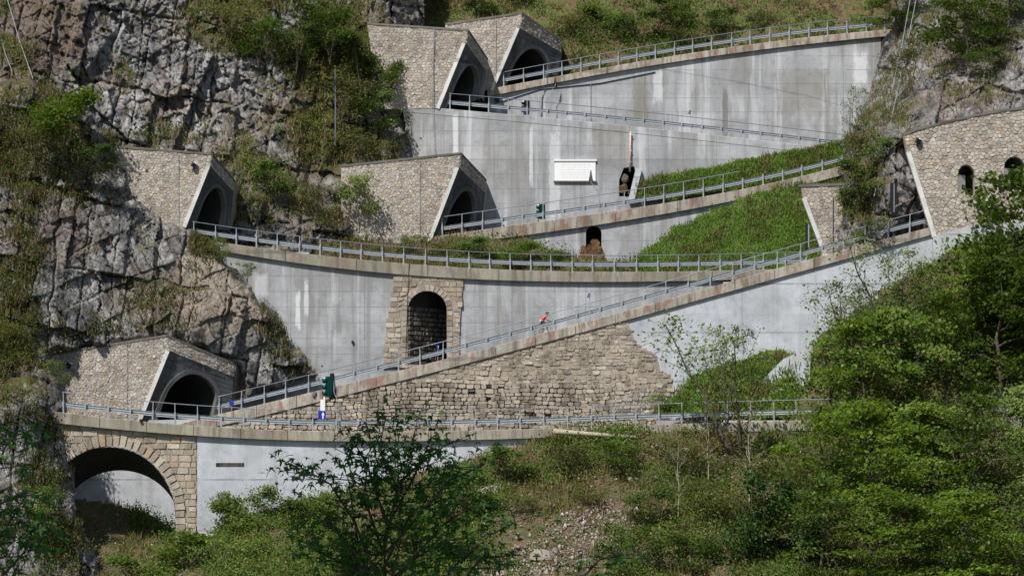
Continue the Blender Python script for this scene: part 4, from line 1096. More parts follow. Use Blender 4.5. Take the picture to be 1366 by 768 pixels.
def sign(label, px, py, Y, w, h, foot_py, mat, arrow=True):
    c = P(px, py, Y); f = P(px, foot_py, Y); root = empty('road_sign', f); tag(root, label, 'road sign', 'small blue road signs')
    mb = MB(); mb.tube([f + Vector((0, .05, 0)), c + Vector((0, .05, h / 2))], .03, 6); mb.build('post', M['steel'], root)
    mb = MB(); mb.box(c, (w, .03, h)); mb.build('panel', mat, root)
    if arrow:
        mb = MB(); a = c + Vector((w * .12, -.022, 0))
        mb.add([a + Vector((x * w, 0, z * h)) for x, z in ((-.08, -.4), (.1, -.4), (.1, .05), (.25, .0), (.02, .4), (-.2, .0), (-.08, .05))], [tuple(range(7))])
        mb.add([a + Vector((x * w, .006, z * h)) for x, z in ((-.08, -.4), (.1, -.4), (.1, .05), (.25, .0), (.02, .4), (-.2, .0), (-.08, .05))], [tuple(reversed(range(7)))])
        mb.build('arrow', M['white'], root)
sign('blue sign with a white arrow under the large green traffic light', 429.5, 553.5, 201.0, .55, .62, 573, M['blue'])
sign('small blue sign on the ramp in front of the stone niche', 584, 463, 206.9, .2, .34, 486, M['blue'])
sign('blue sign by the right foot of the lowest tunnel mouth', 309, 538, 209.6, .36, .3, 556, M['blue'], False)
sign('small dark sign on a post behind the guardrail under the highest road', 702.5, 150.5, 235.2, .45, .4, 160, plain('navy sign', (.02, .03, .09), .5), False)

def mirror_post(label, foot, bend, top, Y, tri):
    root = empty('traffic_mirror', P(*foot, Y)); tag(root, label, 'traffic mirror', 'traffic mirrors on cranked posts')
    mb = MB(); mb.tube([P(*foot, Y), P(*bend, Y), P(*top, Y), P(top[0], tri[0] + 3, Y)], .035, 6); mb.build('cranked_post', M['steel'], root)
    a = P(top[0] - .5, tri[0], Y - .1); w = Vector((.22, .35, 0)); z = P(top[0], tri[1], Y).z; b0 = Vector((a.x - .17, a.y, z)); b1 = Vector((a.x + .17, a.y + .35, z))
    th = Vector((.05, -.03, 0)); mb = MB(); q = [a, b0, b1]; mb.add(q + [p + th + Vector((0, .2, 0)) for p in q], [(0, 1, 2), (5, 4, 3), (0, 1, 4, 3), (1, 2, 5, 4), (2, 0, 3, 5)])
    mb.build('mirror', M['black'], root)
mirror_post('dark traffic mirror on a cranked post at the lower right of the white plaque', (799.5, 284), (798.5, 258), (788.5, 243), 228.1, (226.5, 242))
mirror_post('tall dark traffic mirror on a cranked post right of the large green traffic light', (451, 575), (452, 538), (445.5, 523), 200.2, (500, 531))
mirror_post('small dark traffic mirror hanging below the highest road, right of the top tunnel', (735.5, 150), (735, 122), (741, 114), 239.4, (103, 116))
def floodlight(label, px, py, Y):
    c = P(px, py, Y); root = empty('floodlight', c); tag(root, label, 'floodlight', 'floodlights on the tunnel walls')
    R = Matrix.Rotation(.5, 3, 'Y') @ Matrix.Rotation(.4, 3, 'Z')
    mb = MB(); mb.box(c + Vector((0, -.28, .06)), (.34, .3, .34), R); mb.build('lamp_head', M['black'], root)
    mb = MB(); mb.box(c + Vector((.14, -.22, .1)), (.16, .12, .34), R); mb.build('reflector', M['white'], root)
    mb = MB(); mb.tube([c + Vector((0, .0, -.25)), c + Vector((0, -.2, -.2)), c + Vector((0, -.28, .0))], .04, 6); mb.build('bracket', M['black'], root)
floodlight('black and white floodlight on the side wall of the lowest tunnel', 92, 488, 210)
floodlight('black floodlight on the side wall of the shaded tunnel on the left cliff', 259, 222, 217)
floodlight('black and white floodlight near the left end of the arched-window gallery', 1224, 190, 206.1)
def road_lamp(label, px, py_top, py_foot, Y, tilt=1):
    f = P(px, py_foot, Y); t = P(px - 1, py_top, Y); root = empty('camera_post', f); tag(root, label, 'camera', 'small cameras on guardrail posts')
    mb = MB(); mb.tube([f, t], .025, 6); mb.build('post', M['steel'], root)
    mb = MB(); mb.box(t + Vector((-.05, 0, -.05)), (.22, .2, .34), Matrix.Rotation(.4 * tilt, 3, 'Y')); mb.build('housing', M['steel_dark'], root)
road_lamp('small grey camera on a post above the ramp guardrail, right of the red cyclist', 787.5, 393, 428, 206.6)
road_lamp('small grey camera on a post of the falling upper guardrail near its right end', 922, 149, 178, 234.1)
road_lamp('small grey lamp housing low on the ramp beam left of the green traffic light', 421, 524, 532, 208.0)
# dark weep holes
for i, (px, py, Y, lab) in enumerate(((470.5, 456, 217.28, 'small dark drain spout in the grey wall left of the stone niche'), (892, 453, 206.75, 'small dark drain spout in the pale wall right of the rubble wall'), (188, 560.5, 199.95, 'small dark drain spout in the beam above the bridge arch'), (663, 133, 240.25, 'round black spout under the left end of the highest road'))):
    c = P(px, py, Y); root = empty('drain_spout', c); tag(root, lab, 'drain spout', 'drain spouts in the walls'); mb = MB(); r = .11 if i < 3 else .24
    mb.tube([c + Vector((0, -.15, 0)), c + Vector((0, .3, 0))], r, 10); mb.build('collar', M['black'], root)
# cables and long pipes on the concrete
def cable(label, pts, r=.022, mat='black', name='cable', cat='cable'):
    ps = [P(*p) for p in pts]; mb = MB(); mb.tube(ps, r, 5); o = mb.build(name, M[mat]); tag(o, label, cat)
cable('thick dark pipe climbing the topmost concrete wall below the road beam', [(655, 140, 240.22), (720, 119, 240.22), (800, 111, 240.22), (874, 96, 240.22)], .06, 'steel_dark', 'pipe', 'pipe')
cable('thin cable sagging across the topmost concrete wall', [(884, 92, 240.22), (980, 108, 240.22), (1080, 128, 240.22), (1120, 140, 240.22)], .006)
cable('thin cable hanging down the side wall of the upper tunnel', [(580, 38, 233.8), (578, 90, 233.8), (577, 142, 233.8), (581, 208, 233.9)], .018, 'steel_dark')
cable('bent pipe dropping from the thick pipe to the falling road', [(728, 118, 240.22), (723, 130, 240.18), (722, 156, 240.18)], .05, 'steel_dark', 'pipe', 'pipe')
cable('thin pale conduit on the topmost wall above the falling guardrail', [(788, 112, 240.22), (788, 160, 240.22)], .03, 'steel', 'pipe', 'pipe')
cable('thin cable running down past the left side of the stone niche', [(546, 346, 216.9), (544, 390, 217.06), (541, 486, 217.06)], .02)
cable('green steel post standing on the left cliff', [(447, 195, 230.2), (447.5, 150, 230.2), (447, 92, 230.2)], .06, 'steel_dark', 'post', 'post')
for i, (a, b, lab) in enumerate((((0, 45, 222), (16, 95, 216), 'outer rockfall net cable at the top left corner'), ((10, 0, 224), (44, 105, 217), 'inner rockfall net cable at the top left corner'), ((1222, 0, 228), (1166, 262, 211), 'long rockfall net cable down the right cliff'), ((1214, 0, 228), (1190, 120, 216), 'short rockfall net cable near the top of the right cliff'))):
    a = Vector(P(*a)); b = Vector(P(*b)); cable(lab, [], .02) if False else None
    mb = MB(); mb.tube([a, (a + b) / 2 + Vector((0, -.3, -.2)), b], .03, 5); o = mb.build('net_cable', M['steel']); tag(o, lab, 'cable')
# debris on the bank
lg = MB(); lg.tube([P(738, 575, 198.6), P(790, 579, 198.4), P(848, 583, 198.2)], [.20, .17, .13], 8); o = lg.build('log', M['log'], None, True); tag(o, 'pale weathered log lying on the bank below the lowest guardrail', 'log')
# black chevron board by the right gallery
bd = empty('chevron_board', P(1192, 283, 210.7)); tag(bd, 'tall black board with a pale stripe on the rock left of the gallery', 'marker board')
mb = MB(); wall_mesh(mb, [(1187.5, 244), (1197.5, 244), (1197.5, 283), (1187.5, 283)], [], const(210.7), .08); mb.build('panel', M['black'], bd)
mb = MB(); wall_mesh(mb, [(1192.2, 245), (1193.2, 245), (1193.2, 283), (1192.2, 283)], [], const(210.66), .05); mb.build('stripe', M['steel'], bd)
pb = empty('gate_post', P(1079, 330, 217.2)); tag(pb, 'dark post with a pale stripe beside the small tunnel flank', 'post')
mb = MB(); wall_mesh(mb, [(1074.5, 298), (1080, 298), (1080, 330), (1074.5, 330)], [], const(217.2), .2); mb.build('shaft', M['black'], pb)
mb = MB(); wall_mesh(mb, [(1078, 299), (1079.5, 299), (1079.5, 330), (1078, 330)], [], const(217.15), .04); mb.build('stripe', M['steel'], pb)

# ------------------------------------------------------------------ cyclist
def taper(mb, pts, rs, n=10): mb.tube(pts, list(rs), n)
def skin_body(name, chain, mat, parent, sub=1):
    """one continuous skinned surface from joints: list of (index, point, radius, parent index)"""
    og = org(parent); m = bpy.data.meshes.new(name)
    m.from_pydata([tuple(Vector(p) - og) for p, r, q in chain], [(q, i) for i, (p, r, q) in enumerate(chain) if q is not None], []); m.update()
    o = link(name, m, mat, parent); ORG[o] = og
    sk_ = o.modifiers.new("Skin", 'SKIN'); sk_.use_smooth_shade = True
    m.skin_vertices[0].data[0].use_root = True
    for i, (p, r, q) in enumerate(chain): m.skin_vertices[0].data[i].radius = (r, r)
    sb = o.modifiers.new("Subdivision", 'SUBSURF'); sb.levels = sub; sb.render_levels = sub
    return o
CY = 208.6
cg = P(727.5, 446.5, CY); slope = math.atan2(R2.top(740) - R2.top(715), 25) * -1
def cb(x, z, y=0): 
    """bicycle frame: x along the climb, z up from the road"""
    return cg + Vector((x * math.cos(slope) - z * math.sin(slope) * .35, y, z + x * math.sin(slope)))
bike = empty('bicycle', cg); tag(bike, 'road bicycle ridden up the ramp by the cyclist in red', 'bicycle')
for xw in (-.5, .52):
    c = cb(xw, .34); ring = [c + Vector((math.cos(a) * .325, 0, math.sin(a) * .325)) for a in np.linspace(0, 2 * math.pi, 25)]
    mb = MB(); mb.tube(ring, .017, 6, False); w = mb.build('wheel', M['black'], bike, True)
    mb = MB(); ring = [c + Vector((math.cos(a) * .30, 0, math.sin(a) * .30)) for a in np.linspace(0, 2 * math.pi, 25)]; mb.tube(ring, .010, 5, False)
    for a in np.linspace(0, 2 * math.pi, 13)[:-1]: mb.tube([c, c + Vector((math.cos(a) * .3, 0, math.sin(a) * .3))], .004, 3)
    mb.build('rim', M['steel'], w)
bb, seat_t, head_t, head_b, rear, front = cb(-.08, .29), cb(-.24, .80), cb(.36, .86), cb(.40, .72), cb(-.5, .34), cb(.52, .34)
mb = MB()
for a, b in ((bb, seat_t), (seat_t, head_t), (bb, head_b), (head_t, head_b), (bb, rear), (seat_t + (bb - seat_t) * .12, rear), (head_b, front)): mb.tube([a, b], .02, 6)
mb.build('frame', plain('red bicycle frame', (.35, .02, .02), .35), bike)
mb = MB(); mb.box(cb(-.27, .92), (.26, .13, .05)); mb.tube([seat_t, cb(-.265, .9)], .014, 6); mb.build('saddle', M['black'], bike)
mb = MB(); mb.tube([cb(.36, .93, -.2), cb(.38, .95, -.2), cb(.48, .95, -.2), cb(.53, .88, -.2), cb(.46, .80, -.2)], .014, 6); mb.tube([cb(.36, .93, .2), cb(.38, .95, .2), cb(.48, .95, .2), cb(.53, .88, .2), cb(.46, .80, .2)], .014, 6)
mb.tube([cb(.36, .93, -.2), cb(.36, .93, .2)], .014, 6); mb.tube([head_t, cb(.36, .93)], .016, 6); mb.build('handlebar', M['black'], bike)
mb = MB(); mb.tube([cb(-.08, .29, -.05), cb(.02, .15, -.08), cb(.02, .15, -.17)], .012, 6); mb.tube([cb(-.08, .29, .05), cb(-.18, .43, .08), cb(-.18, .43, .17)], .012, 6); mb.build('crank', M['steel_dark'], bike)
rider = empty('person', cg); tag(rider, 'cyclist in a red and white jersey leaning forward up the ramp', 'person')
skin = plain('skin', (.50, .30, .21), .55, 0, .1)
pel, chest, neck, head = cb(-.25, 1.00), cb(.10, 1.33), cb(.20, 1.42), cb(.30, 1.52)
ch = [(pel, .135, None), (cb(-.10, 1.18), .125, 0), (chest, .145, 1), (neck, .06, 2), (cb(.25, 1.47), .06, 3)]
hands = []
for sy, kn, an, toe in ((-1, cb(.16, .72, -.13), cb(.0, .25, -.14), cb(.14, .18, -.14)), (1, cb(.10, .95, .13), cb(-.16, .53, .14), cb(-.03, .47, .14))):
    b = len(ch); ch += [(cb(-.22, .98, .10 * sy), .095, 0), (kn, .062, b), (kn + (an - kn) * .35, .058, b + 1), (an, .04, b + 2), (toe, .035, b + 3)]
    b = len(ch); ch += [(cb(.12, 1.34, .17 * sy), .065, 2), (cb(.27, 1.12, .22 * sy), .045, b), (cb(.40, .99, .2 * sy), .033, b + 1), (cb(.45, .955, .2 * sy), .035, b + 2)]
    hands.append((cb(.47, .955, .2 * sy), sy))
skin_body('body', ch, skin, rider)
for hc, sy in hands:
    mb = MB()
    for i, ln in enumerate((.075, .085, .08, .062)):
        o = Vector((-.015 + .0 * i, (-.03 + .02 * i), .01)); a = hc + o
        mb.tube([a, a + Vector((ln * .5, 0, .012)), a + Vector((ln * .85, 0, -.012)), a + Vector((ln * .7, 0, -.04))], [.010, .0095, .009, .007], 6)
    mb.tube([hc + Vector((-.02, -.035 * sy, 0)), hc + Vector((.015, -.05 * sy, -.015)), hc + Vector((.03, -.04 * sy, -.04))], [.011, .010, .008], 6)
    mb.build('fingers', skin, rider, True)
mb = MB(); mb.sphere(head, .105, 12, 10, (1.0, .8, 1.2)); mb.sphere(head + Vector((.10, 0, -.02)), .022, 6, 5, (1.2, .8, 1)); mb.sphere(head + Vector((-.0, -.085, -.01)), .03, 6, 5, (.6, .5, 1)); mb.sphere(head + Vector((-.0, .085, -.01)), .03, 6, 5, (.6, .5, 1))
mb.sphere(head + Vector((.075, 0, -.075)), .03, 8, 5, (.9, 1.2, .4))
hd = mb.build('head', skin, rider, True)
mb = MB()
for sy in (-1, 1): mb.sphere(head + Vector((.088, .035 * sy, .02)), .013, 6, 5)
mb.build('eyes', M['black'], hd, True)
mb = MB(); mb.sphere(head + Vector((-.015, 0, .055)), .125, 12, 8, (1.25, .85, .72)); mb.build('helmet', M['black'], rider, True)
j = [(cb(-.20, 1.06), .150, None), (cb(-.10, 1.18), .145, 0), (chest, .165, 1), (cb(.16, 1.39), .085, 2)]
for sy in (-1, 1):
    b = len(j); j += [(cb(.12, 1.34, .17 * sy), .085, 2), (cb(.21, 1.21, .2 * sy), .062, b)]
skin_body('jersey', j, plain('red jersey', (.62, .012, .018), .7, 0, .1), rider)
mb = MB(); mb.sphere(cb(-.24, 1.09), .14, 10, 8, (.8, 1.05, .9)); mb.build('white_back_panel', M['white'], rider, True)
sh = [(pel, .150, None), (cb(-.18, .99, -.09), .115, 0), (cb(.05, .82, -.12), .085, 1), (cb(-.18, .99, .09), .115, 0), (cb(.02, .96, .12), .085, 3)]
skin_body('shorts', sh, M['black'], rider)
mb = MB()
for an, toe in ((cb(.0, .25, -.14), cb(.16, .17, -.14)), (cb(-.16, .53, .14), cb(-.01, .46, .14))): mb.tube([an + Vector((-.06, 0, -.03)), an + (toe - an) * .5, toe], [.045, .048, .03], 8)
mb.build('shoes', M['white'], rider, True)

# ------------------------------------------------------------------ plants
def unit(v): return v / (np.linalg.norm(v, axis=-1, keepdims=True) + 1e-9)
def leaf_quads(C, size, rg, up=.5, width=.36):
    """kite-shaped leaves, one per row of C"""
    n = len(C); a = unit(rg.normal(size=(n, 3))); nr = unit(rg.normal(size=(n, 3)) + np.array([-.35, -.75, up * 3.0]))
    a = unit(a - (a * nr).sum(-1, keepdims=True) * nr); b = np.cross(nr, a)
    s = (size * rg.uniform(.65, 1.3, n))[:, None]
    V = np.stack([C - a * s * .5, C + b * s * width + nr * s * .08, C + a * s * .5, C - b * s * width + nr * s * .08], 1).reshape(-1, 3)
    return V, np.arange(4 * n).reshape(-1, 4)
PROTO = {}
def grow(kind, seed, H, spread, base, nlimb, tips, leaves, size, leafmat, barkmat, sig=.35, trunk=.10, lean=0.0, upness=.5, stems=1, flat=.7, top=.95):
    rd = random.Random(seed); rg = np.random.default_rng(seed); mb = MB(); tipl = []
    for s in range(stems):
        az = rd.uniform(0, 6.28); sl = (0 if stems == 1 else rd.uniform(.15, .5))
        ln = Vector((math.cos(az) * sl + lean, math.sin(az) * sl, 1)).normalized()
        path = [Vector((0, 0, -.4))]; n = 7; h = H * (top if stems == 1 else rd.uniform(.65, .95))
        for i in range(1, n + 1): path.append(ln * h * i / n + Vector((rd.uniform(-1, 1), rd.uniform(-1, 1), 0)) * .03 * H * (i / n))
        rad = [trunk * (1 - .85 * i / n) / (stems ** .5) for i in range(n + 1)]; mb.tube(path, rad, 6)
        tipl.append(path[-1])
        for k in range(max(2, nlimb // stems)):
            t = base + (1 - base) * ((k + rd.random()) / max(2, nlimb // stems)); f = t * n; i = min(int(f), n - 1)
            p = path[i].lerp(path[i + 1], f - i); r0 = max(.012, rad[i] * .55)
            w = k * 2.4 + rd.uniform(-.5, .5); prof = math.sin(math.pi * min(1, max(.08, (t - base) / (1 - base + 1e-6) * .72 + .28))) ** .8
            L = spread * prof * rd.uniform(.65, 1.15); up = upness * rd.uniform(.5, 1.4)
            d = Vector((math.cos(w), math.sin(w), up)).normalized(); q = [p]
            for j in range(1, 5): q.append(p + d * L * j / 4 + Vector((rd.uniform(-1, 1), rd.uniform(-1, 1), rd.uniform(-.6, 1))) * .06 * L * j)
            mb.tube(q, [r0 * (1 - .2 * j) for j in range(5)], 5)
            for m in range(tips):
                u = rd.uniform(.35, 1.0) * 4; jj = min(int(u), 3); a = q[jj].lerp(q[jj + 1], u - jj)
                e = a + Vector((rd.uniform(-1, 1), rd.uniform(-1, 1), rd.uniform(-.3, .9))).normalized() * L * rd.uniform(.15, .42)
                mb.tube([a, a.lerp(e, .5) + Vector((0, 0, .04 * L)), e], [r0 * .4, r0 * .3, .008], 4); tipl.append(e)
    T = np.array([tuple(t) for t in tipl]); cnt = np.maximum(3, (leaves * rg.uniform(.4, 1.6, len(T))).astype(int))
    C = np.repeat(T, cnt, 0); C = C + rg.normal(size=C.shape) * np.array([sig, sig, sig * flat])
    V, Q = leaf_quads(C, size, rg)
    tm = mb.mesh('trunk'); tm.materials.append(barkmat); cm = fast_mesh('crown', V, Q); cm.materials.append(leafmat)
    PROTO[kind] = (H, tm, cm)
grow('broad', 1, 8, 2.9, .20, 17, 5, 66, .19, M['leaf'], M['bark'], .34, .12, flat=.36, upness=.35)
grow('broad2', 2, 8, 3.2, .16, 19, 4, 80, .205, M['leaf'], M['bark'], .40, .12, flat=.34, upness=.22)
grow('broad3', 3, 8, 2.6, .22, 15, 6, 44, .15, M['leaf_light'], M['bark'], .30, .11, flat=.5, upness=.6)
grow('broad4', 7, 8, 3.0, .13, 17, 5, 62, .15, M['leaf_bush'], M['bark'], .36, .12, flat=.4, upness=.3)
grow('olive', 4, 7, 2.4, .15, 16, 7, 24, .13, M['leaf_olive'], M['bark'], .30, .10, stems=3)
grow('olive2', 14, 7, 2.2, .12, 15, 8, 16, .13, M['leaf_olive'], M['bark'], .28, .10, stems=4)
grow('airy', 5, 8, 2.9, .28, 13, 7, 13, .16, M['leaf_light'], M['bark'], .24, .13, upness=.9, stems=2)
grow('airy2', 6, 8, 2.6, .2, 14, 7, 10, .15, M['leaf_light'], M['bark'], .22, .12, upness=1.0, stems=3)
grow('bush', 8, 3, 1.5, .05, 14, 8, 22, .13, M['leaf_bush'], M['bark'], .20, .05, stems=4, flat=.5)
grow('bush2', 9, 3, 1.6, .05, 13, 8, 30, .14, M['leaf'], M['bark'], .22, .05, stems=5, flat=.5)
grow('bush_light', 10, 3, 1.4, .08, 12, 7, 16, .13, M['leaf_light'], M['bark'], .2, .04, stems=4)
grow('bush_dark', 11, 4, 1.4, .05, 14, 8, 46, .15, M['leaf_dark'], M['bark'], .28, .06, stems=3)
grow('bush_olive', 12, 3, 1.5, .05, 13, 8, 16, .12, M['leaf_olive'], M['bark'], .22, .04, stems=5)
grow('bare', 13, 7, 1.8, .25, 12, 6, 2, .16, M['leaf_olive'], M['bark_pale'], .2, .06, upness=1.1)
def plant(kind, px, py, Y, hpx, label, cat='tree', group=None, wide=1.0, name=None, tilt=0.0, rot=None):
    H, tm, cm = PROTO[kind]; loc = P(px, py, Y); k = hpx / metre(Y) / H
    root = empty(name or {'tree': 'broadleaf_tree', 'shrub': 'shrub'}[cat], loc); tag(root, label, cat, group)
    root.scale = (k * wide, k * wide, k); root.rotation_euler = (0, tilt, random.uniform(0, 6.28) if rot is None else rot)
    link('trunk', tm, None, root); link('crown', cm, None, root)
    return root
WOOD = 'trees of the dense wood below the gallery'
TREES = [
 ('airy', 990, 640, 196.5, 250, 'thin tree with dark forked trunk before the right end of the lowest guardrail', None, 1.15),
 ('airy2', 968, 560, 203.5, 165, 'wispy leaning tree by the patch of turf, against the pale wall', None, .8),
 ('airy', 1092, 585, 199.5, 215, 'open light tree in front of the small concrete buttress', None, .9),
 ('airy2', 1135, 520, 203.5, 190, 'light tree whose top crosses the ramp beam left of the gallery', None, 1.1),
 ('airy', 1190, 480, 203, 190, 'airy tree in front of the pale footing under the gallery', None, 1.1),
 ('airy', 1262, 450, 203.3, 120, 'yellow green open tree just below the footing of the gallery', None, 1.2),
 ('broad', 1152, 640, 195.5, 225, 'dense green tree behind the thin trees, left edge of the wood', WOOD, 1.05), ('broad2', 1190, 640, 196, 235, 'dense tree in the upper middle of the wood', WOOD, 1.0), ('broad4', 1262, 620, 197, 235, 'broad green tree in the wood below the arched-window gallery', WOOD, 1.05),
 ('broad', 1335, 600, 198, 275, 'tall tree at the right edge reaching up to the first gallery window', None, .95), ('broad2', 1392, 560, 200, 350, 'tree at the right edge half hiding the second gallery window', None, .95),
 ('broad3', 1098, 700, 191, 165, 'bright green tree at the left of the wood beside the dark ivy tree', WOOD, 1.2), ('broad2', 1160, 760, 187, 230, 'bright green tree in the middle of the wood near its foot', WOOD, 1.15), ('broad', 1235, 720, 190, 190, 'green tree low in the wood, right of its middle', WOOD, 1.2), ('broad4', 1300, 760, 186, 240, 'bushy green tree low in the wood, between olive brown ones', WOOD, 1.15), ('broad3', 1370, 740, 188, 230, 'light green tree low in the wood at the right edge', WOOD, 1.15),
 ('olive', 1225, 640, 193.5, 170, 'olive brown tree in the middle of the dense wood', None, 1.25), ('olive2', 1300, 650, 192, 160, 'brownish half leafed tree at the right of the dense wood', None, 1.3), ('olive', 1050, 760, 185, 170, 'olive brown thicket tree left of the dense wood', None, 1.3),
 ('broad4', 1095, 820, 181, 190, 'dark green tree at the bottom edge, left part of the wood', WOOD, 1.2), ('broad', 1200, 840, 179, 190, 'green tree at the bottom edge, middle of the wood', WOOD, 1.3), ('broad2', 1290, 850, 178, 200, 'green tree at the bottom edge, right of the middle of the wood', WOOD, 1.3), ('olive2', 1150, 840, 181, 170, 'brownish tree at the bottom edge of the dense wood', None, 1.3), ('broad3', 1375, 850, 178, 210, 'light green tree in the bottom right corner', WOOD, 1.2),
 ('airy', 1165, 545, 201, 190, 'airy tree at the top of the wood under the ramp beam', WOOD, 1.2), ('airy2', 1225, 500, 202.5, 150, 'airy many stemmed tree at the top of the wood under the gallery footing', WOOD, 1.3), ('broad', 1310, 470, 202.5, 150, 'dense tree at the top right of the wood, under the second gallery window', WOOD, 1.2),
 ('bare', 1000, 690, 190, 170, 'leafless pale twiggy tree on the bank under the thin forked tree', None, .9), ('bare', 905, 700, 189, 130, 'leafless pale twiggy tree in the middle of the bank', None, 1.0), ('bare', 945, 640, 193, 100, 'bare slanting sapling below the right end of the log', None, 1.2),
 ('bush_dark', 1015, 790, 184, 170, 'dark ivy covered tree at the foot of the bank', None, .75), ('bush_dark', 1090, 800, 183, 120, 'dark tree at the bottom edge left of the wood', None, .9),
 ('broad2', 1290, 105, 219, 165, 'large dark green tree on top of the right cliff', None, 1.0), ('broad4', 1345, 85, 221, 150, 'tree overhanging the top right corner', None, 1.1), ('broad', 1196, 66, 232, 105, 'tree hiding the end of the highest guardrail', None, 1.5),
 ('airy2', 1133, 195, 221, 105, 'spindly yellowish tree in front of the right end of the topmost wall', None, .8),
]
for kind, px, py, Y, h, lab, grp, wd in TREES:
    plant(kind, px, py, Y, h, lab or 'leafy green tree of the dense wood below the gallery', 'tree', grp, wd)
